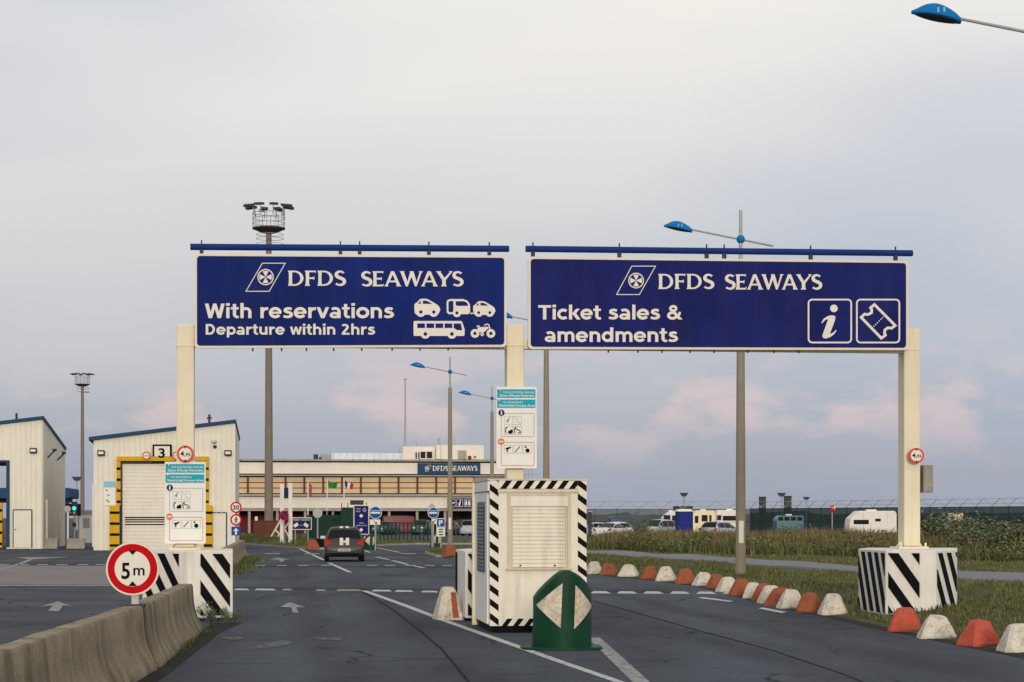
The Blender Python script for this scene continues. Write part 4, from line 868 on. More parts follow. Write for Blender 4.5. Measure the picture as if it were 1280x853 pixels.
# right board
o, f_ = big_sign('right overhead violet blue sign reading Ticket sales and amendments', 659.5, (321.7, 327), 1133.5, (437.2, 438.4), 0, 'sign_purple', (657, 311.5, 1140, 317), (666, 774, 883, 905, 1013, 1119), (760, 797, 827, 862, 892, 934, 967, 998))
emblem(gp, f_, 'sign_white', 'sign_purple', [(769.5, 369.2), (788.5, 333.8), (818, 333.8), (798, 369.2)], 793.8, 351.8, 9.8, D, 1.0)
flared_word(gp, f_, 'sign_white', 'DFDS', 821, 891, 343.5, 362.3, D)
flared_word(gp, f_, 'sign_white', 'SEAWAYS', 904, 1025.5, 344, 363, D)
sans_word(gp, f_, 'sign_white', 'Ticket sales &', 672.5, 851.5, 382.5, 400.3, D)
sans_word(gp, f_, 'sign_white', 'amendments', 680, 846, 410.8, 428.3, D)
for u0_, u1_ in ((1008.8, 1062), (1069, 1122)): gp.line(f_, 'pictogram_frame', 'sign_white', rrect(u0_, 375.5, u1_, 429, 4.5), 2.0, D, closed=True)
Z2 = lambda x, y: (1000+x*0.10156, 370+y*0.10156)
gp.circ(f_, 'letter_dot', 'sign_white', *Z2(398, 162), 4.7, D)
gp.poly(f_, 'letter_i', 'sign_white', [Z2(*p) for p in [(245, 340), (270, 290), (320, 258), (370, 246), (405, 252), (418, 270), (410, 310), (350, 470), (365, 472), (395, 455), (422, 425), (430, 435), (400, 480), (350, 515), (300, 532), (268, 525), (256, 500), (268, 460), (325, 300), (310, 295), (285, 310), (255, 345)]], D)
tick = [(895, 115), (1150, 372), (1105, 405)] + [(1060, 400), (1025, 425), (1018, 465)] + [(1030, 490), (980, 528), (732, 272), (775, 232)] + [(815, 238), (860, 215), (862, 175)] + [(848, 155)]
gp.line(f_, 'ticket_pictogram', 'sign_white', [Z2(*p) for p in tick], 3.2, D, closed=True)
for k in range(6): x, y = lerp(888, 1008, k/5.5), lerp(382, 262, k/5.5); gp.circ(f_, 'ticket_perforation', 'sign_white', *Z2(x, y), 0.8, D)

# --- restricted-area information panels on the columns
def info_panel(label, u0, v0, u1, v1):
    pl = gp; o = pl.thing('information_panel', label, 'sign'); S = lambda a, b_: (lerp(u0, u1, a), lerp(v0, v1, b_))
    pl.rect(o, 'board', 'white_cool', u0, v0, u1, v1, 0.12, 0.05, r=1.0)
    d = 0.126
    def rc(name, m, a0, b0, a1, b1, dd=0.0): return pl.rect(o, name, m, *S(a0, b0), *S(a1, b1), d+dd)
    b1_ = rc('heading_band', 'cyan', 0.02, 0.03, 0.965, 0.135); b2_ = rc('heading_band', 'cyan', 0.02, 0.155, 0.965, 0.258)
    def tx(par, s_, a0, a1, b0, b1, m='sign_white', bo=0.012): x0, y0 = S(a0, b0); x1, y1 = S(a1, b1); pl.text(par, 'lettering', m, s_, x0, x1, y0, y1, d+0.004, bo, 0.0, 2)
    tx(b1_, "VOUS ALLEZ PENETRER DANS UNE", 0.15, 0.93, 0.055, 0.078); tx(b1_, "Zone d'Accès Restreint", 0.07, 0.94, 0.09, 0.120, bo=0.02)
    tx(b2_, "YOU ARE ENTERING A", 0.15, 0.66, 0.178, 0.200); tx(b2_, "Restricted Access Area", 0.07, 0.95, 0.212, 0.242, bo=0.02)
    for k, m in enumerate(('flag_blue', 'flag_white', 'flag_red')): pl.rect(b1_, 'flag_mark', m, *S(0.06+k*0.022, 0.03), *S(0.08+k*0.022, 0.055), d+0.006)
    for k, m in enumerate(('flag_rose', 'flag_white', 'flag_rose')): pl.rect(b2_, 'flag_mark', m, *S(0.03+k*0.03, 0.158), *S(0.058+k*0.03, 0.176), d+0.006)
    W = u1-u0
    def box_(b0, b1, m):
        x0, y0 = S(0.12, b0); x1, y1 = S(0.93, b1); pl.line(o, 'notice_frame', m, rrect(x0, y0, x1, y1, 1.2, 3), 0.7, d, closed=True)
    box_(0.325, 0.61, 'sign_grey'); box_(0.68, 0.965, 'orange_faded')
    c = S(0.125, 0.318); k_ = pl.circ(o, 'obligation_disc', 'navy', *c, W*0.078, d+0.004); pl.rect(k_, 'disc_mark', 'sign_white', c[0]-W*0.016, c[1]-W*0.05, c[0]+W*0.016, c[1]+W*0.055, d+0.007)
    c = S(0.115, 0.672); k_ = pl.circ(o, 'prohibition_disc', 'orange_faded', *c, W*0.082, d+0.004); pl.rect(k_, 'disc_mark', 'sign_white', c[0]-W*0.055, c[1]-W*0.016, c[0]+W*0.055, c[1]+W*0.016, d+0.007)
    def cell(a, b_, w=0.21, h=0.10):
        x0, y0 = S(a, b_); x1, y1 = S(a+w, b_+h); pl.line(o, 'cell_frame', 'sign_grey', [(x0, y0), (x1, y0), (x1, y1), (x0, y1)], 0.35, d, closed=True)
    L_ = lambda pts, w, m='black': pl.line(o, 'pictogram', m, [S(*p) for p in pts], w, d+0.002)
    for a in (0.20, 0.41): cell(a, 0.36); cell(a, 0.485)
    for a in (0.19, 0.43, 0.66): cell(a, 0.715)
    L_([(0.25, 0.42), (0.29, 0.40), (0.33, 0.375)], 0.8, 'dark_steel'); L_([(0.27, 0.44), (0.30, 0.41)], 0.8, 'dark_steel'); L_([(0.44, 0.375), (0.48, 0.40), (0.55, 0.39)], 0.6, 'sign_grey'); L_([(0.50, 0.42), (0.60, 0.445)], 0.6, 'sign_grey')
    for a in (0.22, 0.44): L_([(a+0.02, 0.50), (a, 0.53), (a+0.02, 0.57)], 1.0); pl.circ(o, 'pictogram', 'black', *S(a+0.035, 0.502), 0.9, d+0.003, n=10)
    pl.poly(o, 'pictogram', 'black', [S(*p) for p in [(0.285, 0.56), (0.30, 0.54), (0.34, 0.535), (0.36, 0.52), (0.40, 0.53), (0.405, 0.56), (0.37, 0.575), (0.31, 0.575)]], d+0.002)
    L_([(0.47, 0.52), (0.53, 0.525), (0.59, 0.545), (0.60, 0.565), (0.53, 0.565)], 1.1)
    pl.poly(o, 'pictogram', 'black', [S(*p) for p in [(0.22, 0.757), (0.24, 0.747), (0.36, 0.735), (0.365, 0.745), (0.30, 0.765), (0.28, 0.775), (0.285, 0.80), (0.255, 0.80), (0.25, 0.77)]], d+0.002)
    L_([(0.46, 0.80), (0.58, 0.733)], 1.0)
    pl.circ(o, 'pictogram', 'black', *S(0.77, 0.782), W*0.052, d+0.003, n=14); pl.circ(o, 'pictogram', 'dark_steel', *S(0.725, 0.738), W*0.025, d+0.003, n=12)
    return o
info_panel('white and cyan notice panel on the left gantry column in front of shed', 206.3, 577.5, 257.4, 679.5)
info_panel('white and cyan notice panel on the middle gantry column above the booth', 619.6, 484.3, 670.0, 585.8)
def height_sign(label, u, v, r):
    pl = gp; o = pl.thing('height_limit_sign', label, 'sign')
    pl.circ(o, 'rim', 'red_faded', u, v, r, 0.16, 0.03); pl.circ(o, 'disc', 'sign_white', u, v, r*0.74, 0.166, 0.005)
    for s_ in (-1, 1): pl.poly(o, 'height_mark', 'black', [(u-r*0.16, v+s_*r*0.90), (u+r*0.16, v+s_*r*0.90), (u, v+s_*r*0.62)], 0.171)
    pl.text(o, 'lettering', 'black', '4', u-r*0.58, u-r*0.14, v-r*0.32, v+r*0.26, 0.171, 0.02); pl.rect(o, 'lettering', 'black', u-r*0.08, v+r*0.16, u+r*0.02, v+r*0.32, 0.171)
    pl.text(o, 'lettering', 'black', '9', u+r*0.07, u+r*0.32, v-r*0.12, v+r*0.26, 0.171, 0.02); pl.text(o, 'lettering', 'black', '5', u+r*0.37, u+r*0.62, v-r*0.12, v+r*0.26, 0.171, 0.02)
height_sign('round red edged 4,95 height sign on left gantry column', 232, 568, 10.6)
height_sign('round red edged 4,95 height sign on right gantry column', 1142.3, 570, 9.6)
t, zt = gp.pt(1154, 581.5); t2, zb = gp.pt(1166.5, 616)
cb = gp.thing('cable_box', 'grey beige cable box fixed to side of right gantry column', 'box'); MB().box(t+0.01, t2, 0.0, 0.30, zb, zt).build('housing', 'concrete', cb, bevel=0.006); MB().box(t+0.03, t2-0.02, -0.012, -0.001, zb+0.03, zt-0.03).build('lid', 'concrete', cb)

# --- striped concrete guards round the foot of each column
def guard(label, plan, faces, zb=0.06, zt=1.285, fluted=None):
    P = [((u-CU)/F*Y, Y) for u, Y in plan]
    o = thing('column_guard', label, 'barrier', (P[0][0], P[0][1], 0)); Q = [(x-P[0][0], y-P[0][1]) for x, y in P]
    MB().slab(Q, zb, zt).build('guard_body', 'white', o, bevel=0.012)
    cx = sum(q[0] for q in Q)/len(Q); cy = sum(q[1] for q in Q)/len(Q)
    MB().slab([(cx+(x-cx)*0.86, cy+(y-cy)*0.86) for x, y in Q], 0.0, zb+0.02).build('foot', 'dark_steel', o)
    for i, per, wid, slope in faces:
        a, b_ = Vector((*Q[i], 0)), Vector((*Q[i+1], 0)); L_ = (b_-a).length; d_ = (b_-a)/L_; n_ = Vector((d_.y, -d_.x, 0))
        for q in diag(0.05, L_-0.05, zb+0.05, zt-0.05, per, wid, slope, 0.05):
            mb = MB(); k = len(q)
            vs_ = [a+d_*x+n_*0.016+Vector((0, 0, z)) for x, z in q]+[a+d_*x+n_*0.002+Vector((0, 0, z)) for x, z in q]
            mb.add(vs_, [tuple(range(k))]+[(j, k+j, k+(j+1) % k, (j+1) % k) for j in range(k)]).build('stripe', 'black', o)
    return o
guard('black striped white guard box behind the barrier at left gantry column', [(178, 37.3), (226, 36.62), (234, 36.5), (247, 36.5), (291, 36.62), (291, 39.6), (200, 39.6)], [(0, 0.60, 0.27, -1.42), (3, 0.52, 0.26, -1.42)])
guard('black striped white guard box at the foot of right gantry column', [(1073, 39.3), (1107, 37.35), (1153, 37.15), (1170, 37.2), (1196.5, 38.1), (1196.5, 40.6), (1085, 40.6)], [(0, 0.80, 0.38, -1.7), (1, 0.62, 0.28, -1.42), (3, 0.66, 0.30, -1.5)])
guard('striped guard box half hidden behind the booth at middle column', [(570, 38.6), (581.5, 36.5), (662, 36.5), (680, 36.7), (700, 38.0), (690, 39.6), (585, 39.6)], [(0, 0.22, 0.09, 40.0), (1, 0.62, 0.36, -1.42)])

# ================================================================== THE BOOTH
bp = Plane(612, 32.8)
bo = bp.thing('ticket_booth', 'cream metal booth with closed shutter and striped edges on the traffic island', 'booth')
W, H = bp.pt(733, 700)[0], bp.pt(612, 598.5)[1]; DP = 2.25
MB().box(0.05, W-0.05, 0.05, DP-0.05, 0.0, 0.13).build('plinth', 'black', bo)
MB().box(0.02, W-0.02, 0.02, DP, 0.12, H-0.03).build('wall', 'booth', bo)
MB().box(-0.035, W+0.012, -0.028, DP+0.03, H-0.03, H+0.0).build('roof', 'booth_trim', bo)
tp = 0.16
def strip(name, x0, x1, z0, z1, slope, y=-0.02):
    p = MB().box(x0, x1, y, y+0.035, z0, z1).build(name, 'booth', bo)
    for q in diag(x0+0.001, x1-0.001, z0, z1, 0.235, 0.105, slope): MB().prism(q, y-0.005, y).build('stripe', 'black', p)
strip('edge_trim', 0.0, tp*0.92, 0.12, H-0.032, -0.75); strip('edge_trim', W-tp*0.92, W, 0.12, H-0.032, -0.75)
p = MB().box(tp*0.92+.002, W-tp*0.92-.002, -0.02, 0.015, H-0.165, H-0.032).build('edge_trim', 'booth', bo)
for k in range(7):
    x = 0.17+k*0.19; q = clip([(x, H-0.165), (x+0.10, H-0.165), (x+0.20, H-0.032), (x+0.10, H-0.032)], tp*0.92+.003, W-tp*0.92-.003, 0, 5)
    if q: MB().prism(q, -0.025, -0.02).build('stripe', 'black', p)
p = MB().box(tp*0.92+.002, W-tp*0.92-.002, -0.02, 0.015, 0.12, 0.24).build('edge_trim', 'booth', bo)
for k in range(7):
    x = 0.20+k*0.185; q = clip([(x, 0.12), (x+0.09, 0.12), (x+0.18, 0.24), (x+0.09, 0.24)], tp*0.92+.003, W-tp*0.92-.003, 0, 5)
    if q: MB().prism(q, -0.025, -0.02).build('stripe', 'black', p)
def bz(v): return bp.pt(660, v)[1]
def bx(u): return bp.pt(u, 700)[0]
MB().box(bx(622), bx(724), -0.012, 0.015, bz(775), bz(617)).build('front_panel', 'booth', bo)
MB().box(bx(622), bx(724), -0.03, -0.013, bz(616), bz(613.5)).build('drip_rail', 'booth_trim', bo)
fr = MB().box(bx(634), bx(638), -0.06, -0.013, bz(712), bz(617)).box(bx(709), bx(713), -0.06, -0.013, bz(712), bz(617)).box(bx(638), bx(709), -0.06, -0.013, bz(620), bz(617)).box(bx(632), bx(715), -0.075, -0.013, bz(712.5), bz(709.8)).build('shutter_frame', 'booth_trim', bo)
MB().box(bx(638), bx(709), -0.055, -0.013, bz(633), bz(620.2)).build('shutter_housing', 'booth', fr)
mb = MB(); z0, z1 = bz(709.6), bz(633.2); ns = 16
for k in range(ns):
    a = z0+(z1-z0)*k/ns; b_ = z0+(z1-z0)*(k+1)/ns; h_ = b_-a
    mb.add([(bx(641), -0.016, a), (bx(706), -0.016, a), (bx(641), -0.036, a+h_*.15), (bx(706), -0.036, a+h_*.15), (bx(641), -0.036, a+h_*.7), (bx(706), -0.036, a+h_*.7), (bx(641), -0.016, b_), (bx(706), -0.016, b_)],
           [(0, 1, 3, 2), (2, 3, 5, 4), (4, 5, 7, 6)])
mb.build('roller_shutter', 'booth', fr)
for a in (bx(638.2), bx(706.2)): MB().box(a, a+bx(640.8)-bx(638.2), -0.045, -0.013, z0, z1).build('guide_rail', 'booth_trim', fr)
for u in (650, 693): MB().box(bx(u)-0.012, bx(u)+0.012, -0.06, -0.037, bz(708), bz(706)).build('shutter_lock', 'black', fr)
# left side: pale panel, louvred opening and a post at the rear corner
MB().box(-0.012, 0.019, 0.30, DP-0.02, 0.14, H-0.22).build('side_panel', 'white_cool', bo)
MB().box(-0.03, 0.019, 0.02, DP, H-0.20, H-0.04).build('side_fascia', 'white_cool', bo)
lv = MB().box(-0.026, -0.013, 0.55, 1.75, 0.98, 2.16).build('louvre_frame', 'louvre', bo)
for k in range(18):
    z = 1.0+k*0.062; MB().add([(-0.032, 0.6, z), (-0.032, 1.7, z), (-0.040, 1.7, z+0.02), (-0.040, 0.6, z+0.02), (-0.032, 0.6, z+0.052), (-0.032, 1.7, z+0.052)], [(0, 3, 2, 1), (3, 4, 5, 2)]).build('louvre_slat', 'louvre', lv)
MB().box(-0.06, 0.02, DP-0.01, DP+0.09, 0.02, H-0.03).build('corner_post', 'cream', bo)

# --- green traffic nose with two white triangles
def nose(name, label, u, Y, s_=1.0, ang=ROAD*0.5, seg=72, group=None):
    o = thing(name, label, 'traffic nose', ((u-CU)/F*Y, Y, 0), ang, group); k_ = 0.01144*s_
    zx = lambda x: (x-368)*0.1759*k_*1.0
    zz_ = lambda y: (750-y)*0.1759*k_
    ox = [-238, -226, -212, -180, -120, -60, -23, 27, 72, 110, 150, 172, 190, 202, 202]; oz = [735, 420, 375, 330, 268, 215, 190, 180, 200, 225, 262, 290, 320, 360, 735]
    xs_ = c_ = -5.5-207.5*np.cos(np.linspace(0, np.pi, seg+1)); ts = np.interp(xs_, [-213, -212]+ox[3:14], [400, 375]+oz[3:14])
    c0, hw = -5.5, 207.5
    yf = lambda x: -0.40*s_*math.sqrt(max(0.0, 1-((x-c0)/(hw*1.0))**2)) - 0.02
    mb = MB(); n = len(xs_)
    for x, t_ in zip(xs_, ts):
        X = x*0.1759*k_; zt = zz_(t_); flare_ = 1.0+0.10*0
        mb.v += [(X*(1.07 if x < 0 else 1.0), yf(x), 0.03), (X, yf(x), zt-0.03), (X, yf(x)+0.03, zt), (X, 0.12*s_, zt), (X, 0.12*s_, 0.03)]
    for i in range(n-1):
        a, b_ = i*5, (i+1)*5
        for j in range(4): mb.f.append((a+j, b_+j, b_+j+1, a+j+1))
    mb.f += [(0, 1, 2, 3, 4), tuple((n-1)*5+j for j in (4, 3, 2, 1, 0))]
    body = mb.build('body', 'green_plastic', o, smooth=True)
    w0, w1 = (-303)*0.1759*k_, 272*0.1759*k_
    fl = []
    for i in range(25): t = math.pi*i/24; fl.append((lerp(w0, w1, 0.5-0.5*math.cos(t)), -0.16*s_-0.33*s_*math.sin(t)**0.7))
    MB().slab(fl+[(w1, 0.2*s_), (w0, 0.2*s_)], 0.0, 0.045*s_).build('base_flange', 'green_plastic', o, bevel=0.008)
    for pts in (((-203, 430), (-23, 272), (-33, 590)), ((67, 280), (202, 440), (60, 597))):
        xa, xb = min(p[0] for p in pts), max(p[0] for p in pts); xb = min(xb, 196); xa = max(xa, -207); mb = MB(); m_ = 14; cols = []
        for i in range(m_+1):
            x = lerp(xa, xb, i/m_); zs = []
            for (p, q) in ((0, 1), (1, 2), (2, 0)):
                (x1, y1), (x2, y2) = pts[p], pts[q]
                if x1 != x2 and min(x1, x2)-1e-6 <= x <= max(x1, x2)+1e-6: t_ = (x-x1)/(x2-x1); zs.append(lerp(y1, y2, t_)+(1 if y1+y2 > 2*430 else -1)*26*t_*(1-t_)*(abs(x1-x2) > 40))
            cols.append((x, min(zs), max(zs)))
        for x, a, b_ in cols: X = x*0.1759*k_; y = yf(x)-0.014; mb.v += [(X, y, zz_(a)), (X, y, zz_(b_))]
        for i in range(m_): mb.f.append((2*i, 2*i+1, 2*i+3, 2*i+2))
        mb.build('white_triangle', 'nose_white', body)
    return o
nose('traffic_nose', 'big green plastic traffic nose with white triangles in front of booth', 704.0, 28.9)
nose('traffic_nose', 'small green traffic nose beside the tail of the dark car', 463.5, 117, 0.86, group=None)
nose('traffic_nose', 'small green traffic nose behind the blue parking sign', 545.5, 124, 0.86)

# --- 5 m height sign standing at the joint of the barriers
pl = Plane(166, 25.05, R(3)); o = pl.thing('height_limit_sign', 'large round red rimmed sign reading 5 m above the concrete barrier', 'sign')
pl.circ(o, 'rim_edge', 'sign_border', 166.3, 711, 33.3, 0.05, 0.03, n=48); pl.circ(o, 'red_ring', 'red', 166.3, 711, 31, 0.054, 0.004, n=48); pl.circ(o, 'disc', 'sign_white', 166.3, 711, 22.2, 0.058, 0.004, n=48)
pl.text(o, 'lettering', 'black', '5', 152.6, 163.2, 703.5, 723.8, 0.062, 0.022); pl.text(o, 'lettering', 'black', 'm', 167.5, 181.5, 705.4, 719.4, 0.062, 0.014)
pl.poly(o, 'height_mark', 'black', [(161.3, 688.2), (172, 688.2), (166.5, 693.8)], 0.062); pl.poly(o, 'height_mark', 'black', [(161.3, 732.6), (172, 732.6), (166.5, 726.4)], 0.062)
t, z = pl.pt(169, 745); MB().box(t-0.045, t+0.045, -0.01, 0.05, 0.0, z+0.25).build('post', 'steel', o); MB().box(t-0.12, t+0.12, -0.08, 0.10, 0.785, 0.815).build('foot_plate', 'dark_steel', o)

# --- concrete blocks along the road edge
def block_mesh(m):
    mb = MB(); rings = []
    for z, hx, hy, k in ((0, .285, .26, .05), (0.05, .28, .255, .05), (0.33, .165, .15, .055), (0.385, .13, .115, .05), (0.405, .085, .075, .035)):
        r_ = []
        for sx, sy in ((1, 1), (-1, 1), (-1, -1), (1, -1)):
            a, b_ = (sx*hx, sy*(hy-k)), (sx*(hx-k), sy*hy)
            for p in ((a, b_) if sx*sy > 0 else (b_, a)): r_.append((p[0]+random.uniform(-.006, .006), p[1]+random.uniform(-.006, .006), z))
        rings.append(r_)
    return mb.loft(rings)
order_w = ['white painted kerb block %s in the row along the verge']
ordn = ['first', 'second', 'third', 'fourth', 'fifth', 'sixth', 'seventh', 'eighth', 'ninth', 'tenth', 'eleventh']
cnt = {0: 0, 1: 0}; nblk = {0: sum(1 for b_ in BLOCKS if not b_[2]), 1: sum(1 for b_ in BLOCKS if b_[2])}
protos = {}; variant = {}
for c in (0, 1):
    q_ = block_mesh(c); me = bpy.data.meshes.new('kerb_block'); me.from_pydata([(a*1.02+random.uniform(-.014, .014), b_+random.uniform(-.014, .014), max(0, z_+(random.uniform(-.03, .008) if z_ > .3 else 0))) for a, b_, z_ in q_.v], [], q_.f); me.materials.append(M['block_red' if c else 'block_white']); variant[c] = me
special = {(0, 10): 'white kerb block cut by the right frame edge', (0, 9): 'dirty white kerb block between the two bright red blocks by right guard',
           (1, 9): 'bright red kerb block at far right beside the last white block', (1, 8): 'bright red kerb block right below the striped guard of right column',
           (0, 8): 'white kerb block nearest to the left of right striped guard', (0, 0): 'farthest white kerb block, just right of the booth'}
for (u, v, c), (x, y) in zip(BLOCKS, bw):
    nm = 'kerb_block'; k = cnt[c]; cnt[c] += 1
    if c not in protos: o = block_mesh(c).build(nm, 'block_red' if c else 'block_white', smooth=False); protos[c] = o
    else:
        o = protos[c].copy(); COL.objects.link(o)
        if k % 2: o.data = variant[c]
    if c == 1 and k >= 8: o.data = o.data.copy(); o.data.materials.clear(); o.data.materials.append(M['block_red_fresh'])
    o.location = (x+0.05+random.uniform(-.05, .05), y+0.26+random.uniform(-.1, .1), 0.002); o.rotation_euler = (random.uniform(-.03, .03), random.uniform(-.05, .05), ROAD*0.6+random.uniform(-.5, .5)); s_ = random.uniform(0.93, 1.05); o.scale = (s_*random.uniform(.92, 1.04), s_, s_*random.uniform(.94, 1.06))
    tag(o, special.get((c, k), '%s painted concrete kerb block, %s %s one counted from the booth' % (('white', 'red')[c], ordn[k], ('white', 'red')[c])), 'kerb block', 'red and white blocks along the verge')
for (x, y), c, lab, s_ in ((ground_at(560, 775), 0, 'white kerb block with red side, left of the booth', 1.2), (ground_at(562.5, 697.5), 1, 'red kerb block at foot of the lamp post beyond the booth', 1.2), (ground_at(390.5, 688.5), 1, 'red block at the tip of the left grass island', 1.25)):
    o = protos[c].copy(); COL.objects.link(o); o.location = (x, y+0.1, 0.1 if y > 80 else 0.004); o.scale = (s_*(0.72 if c == 0 else 1), s_, s_*(1.25 if c == 0 else 1.05)); o.rotation_euler = (0, 0, 0.25 if c == 0 else 0.5); tag(o, lab, 'kerb block', 'red and white blocks along the verge')
    if c == 0:
        st_ = MB().add([(0.02, -0.266, 0.03), (0.16, -0.266, 0.03), (0.115, -0.160, 0.34), (0.01, -0.160, 0.34)], [(0, 1, 2, 3)]).build('red_stripe', 'block_red', o)

# ================================================================== STREET LAMPS AND MASTS
def street_lamp(label, X, Y, base=0.0, plate=True):
    o = thing('street_lamp', label, 'street lamp', (X, Y, base), 0.0, 'street lamps along the road')
    MB().tube((0, 0, 0), (0, 0, 9.1), 0.155, 0.105, n=14).build('pole', 'pole', o, smooth=True)
    MB().tube((0, 0, 9.1), (0, 0, 10.85), 0.055, 0.05, n=10).build('spire', 'steel', o, smooth=True)
    MB().loft([[(0.13*math.sin(a)*math.cos(2*math.pi*i/12), 0.13*math.sin(a)*math.sin(2*math.pi*i/12), 10.0-0.13*math.cos(a)) for i in range(12)] for a in (0.05, 0.5, 1.0, 1.57, 2.1, 2.6, 3.09)]).build('hub', 'lamp_blue', o, smooth=True)
    MB().tube((0.95, -0.02, 9.80), (-1.55, 0.03, 10.31), 0.032, 0.027, n=8).build('arm', 'steel', o, smooth=True)
    rings = []; dn = []
    for k in range(11):
        t = k/10; x = -1.42-t*0.83; z = 10.285+t*0.17
        prof = (0.075, 0.135, 0.17, 0.195, 0.21, 0.215, 0.205, 0.18, 0.14, 0.085, 0.02)[k]; zu = (0.07, 0.13, 0.17, 0.20, 0.22, 0.225, 0.21, 0.18, 0.13, 0.07, 0.02)[k]
        rings.append([(x, prof*math.cos(a), z-0.06+(zu*math.sin(a) if math.sin(a) > 0 else 0.035*math.sin(a))) for a in [2*math.pi*i/16 for i in range(16)]])
        dn.append([(x, prof*0.86*math.cos(a), z-0.085-0.025*math.sin(math.pi*min(1, max(0, (t-0.02)/0.96)))*max(0, -math.sin(a))) for a in [2*math.pi*i/16 for i in range(16)]])
    h_ = MB().loft(rings).build('lamp_head', 'lamp_blue', o, smooth=True); MB().loft(dn[1:10]).build('lamp_glass', 'dark_steel', h_, smooth=True)
    for x in (-1.74, -1.84): MB().box(x-0.015, x+0.015, -0.214, -0.18, 10.34, 10.42).build('number_mark', 'cyan_pale', h_)
    if plate: MB().box(-0.07, 0.07, -0.165, -0.14, 1.1, 1.75).build('post_plate', 'white', o)
    return o
street_lamp('blue headed street lamp behind the right board, by the kerb blocks', 6.70, 58.6, 0.05)
street_lamp('blue lamp head and arm at the top right frame corner', 9.0, 33.8, 0.05)
street_lamp('street lamp pole seen just right of the middle notice panel', 1.44, 84.0, 0.05)
street_lamp('street lamp left of the booth with red block at its foot', -3.5, 113.0, 0.13)
street_lamp('farthest street lamp, behind the middle notice panel', -1.36, 136.0)

def high_mast(label, X, Y, H, r0):
    o = thing('light_mast', label, 'light mast', (X, Y, 0)); z = H-2.2
    MB().tube((0, 0, 0), (0, 0, z), r0, r0*0.62, n=16).build('shaft', 'mast', o, smooth=True)
    MB().box(-0.9, 0.9, -0.9, 0.9, 0, 1.3).build('footing', 'concrete', o)
    MB().tube((0, 0, z-0.35), (0, 0, z), 0.7, 1.5, n=16).tube((0, 0, z), (0, 0, z+0.12), 1.55, n=16).build('platform', 'dark_steel', o)
    for hz in (0.55, 1.0, 1.5):
        mb = MB()
        for i in range(16): a, b_ = 2*math.pi*i/16, 2*math.pi*(i+1)/16; mb.tube((1.5*math.cos(a), 1.5*math.sin(a), z+hz), (1.5*math.cos(b_), 1.5*math.sin(b_), z+hz), 0.03, n=5)
        mb.build('guard_rail', 'steel', o)
    for i in range(12): a = 2*math.pi*i/12; MB().tube((1.5*math.cos(a), 1.5*math.sin(a), z), (1.5*math.cos(a), 1.5*math.sin(a), z+1.55), 0.035, n=5).build('rail_post', 'steel', o)
    for i in range(8):
        a = 2*math.pi*(i+0.5)/8; c, s_ = math.cos(a), math.sin(a); r_ = 1.65
        fl = MB().tube((1.45*c, 1.45*s_, z+1.2), (1.5*c, 1.5*s_, z+2.0), 0.05, n=6).build('lamp_arm', 'steel', o)
        q = [Vector((r_*c, r_*s_, z+2.05))+Vector((c, s_, -0.12))*dx+Vector((-s_, c, 0))*dy for dx, dy in ((-0.2, -.35), (0.75, -.25), (0.75, .25), (-0.2, .35))]
        MB().loft([[tuple(p) for p in q], [tuple(p+Vector((0, 0, 0.22))) for p in q]]).build('floodlight', 'dark_steel', fl)
    MB().tube((0.9, 0, z-1.6), (0.9, 0, z-1.5), 0.5, n=10).build('lower_platform', 'dark_steel', o)
    mb = MB()
    for i in range(10):
        a, b_ = 2*math.pi*i/10, 2*math.pi*(i+1)/10
        for hz in (-1.4, -0.9, -0.5): mb.tube((0.1+1.3*math.cos(a), 1.3*math.sin(a), z+hz), (0.1+1.3*math.cos(b_), 1.3*math.sin(b_), z+hz), 0.025, n=5)
    mb.build('cage', 'steel', o)
    return o
high_mast('tall brown light mast rising behind the left blue sign', (336-640)/F*188, 188, 31.2, 0.42)
high_mast('distant light mast between the two sheds', (103-640)/F*405, 405, 31.0, 0.46)
for i, (u, vt, Y) in enumerate(((855, 617, 330), (977, 617, 330), (1008, 622, 420), (96, 597, 300))):
    X, z = xz(u, vt, Y); o = thing('light_pole', ('far light pole behind the blue cabin', 'far light pole beside the right chimney', 'very faint far light pole right of the chimneys', 'thin far light pole beside the left light mast')[i], 'light pole', (X, Y, 0))
    MB().tube((0, 0, 0), (0, 0, z), 0.16, 0.10, n=8).build('pole', 'steel', o); MB().loft([[(-.3, -.3, z-.5), (.3, -.3, z-.5), (.3, .3, z-.5), (-.3, .3, z-.5)], [(-.75, -.3, z+.1), (.75, -.3, z+.1), (.75, .3, z+.1), (-.75, .3, z+.1)]]).build('lamp_head', 'dark_steel', o)
for i, (u0_, u1_, vt) in enumerate(((949.5, 957.5, 621), (980.8, 989.5, 620))):
    X0, z = xz(u0_, vt, 260); X1, _ = xz(u1_, vt, 260)
    o = thing('chimney', ('left one of two dark square chimneys behind the fence', 'right one of two dark square chimneys behind the fence')[i], 'chimney', (X0, 260, 0))
    MB().box(0, X1-X0, 0, 0.8, 0, z-0.12).build('stack', 'dark_steel', o); MB().box(-0.05, X1-X0+0.05, -0.05, 0.85, z-0.119, z).build('cap', 'dark_steel', o)

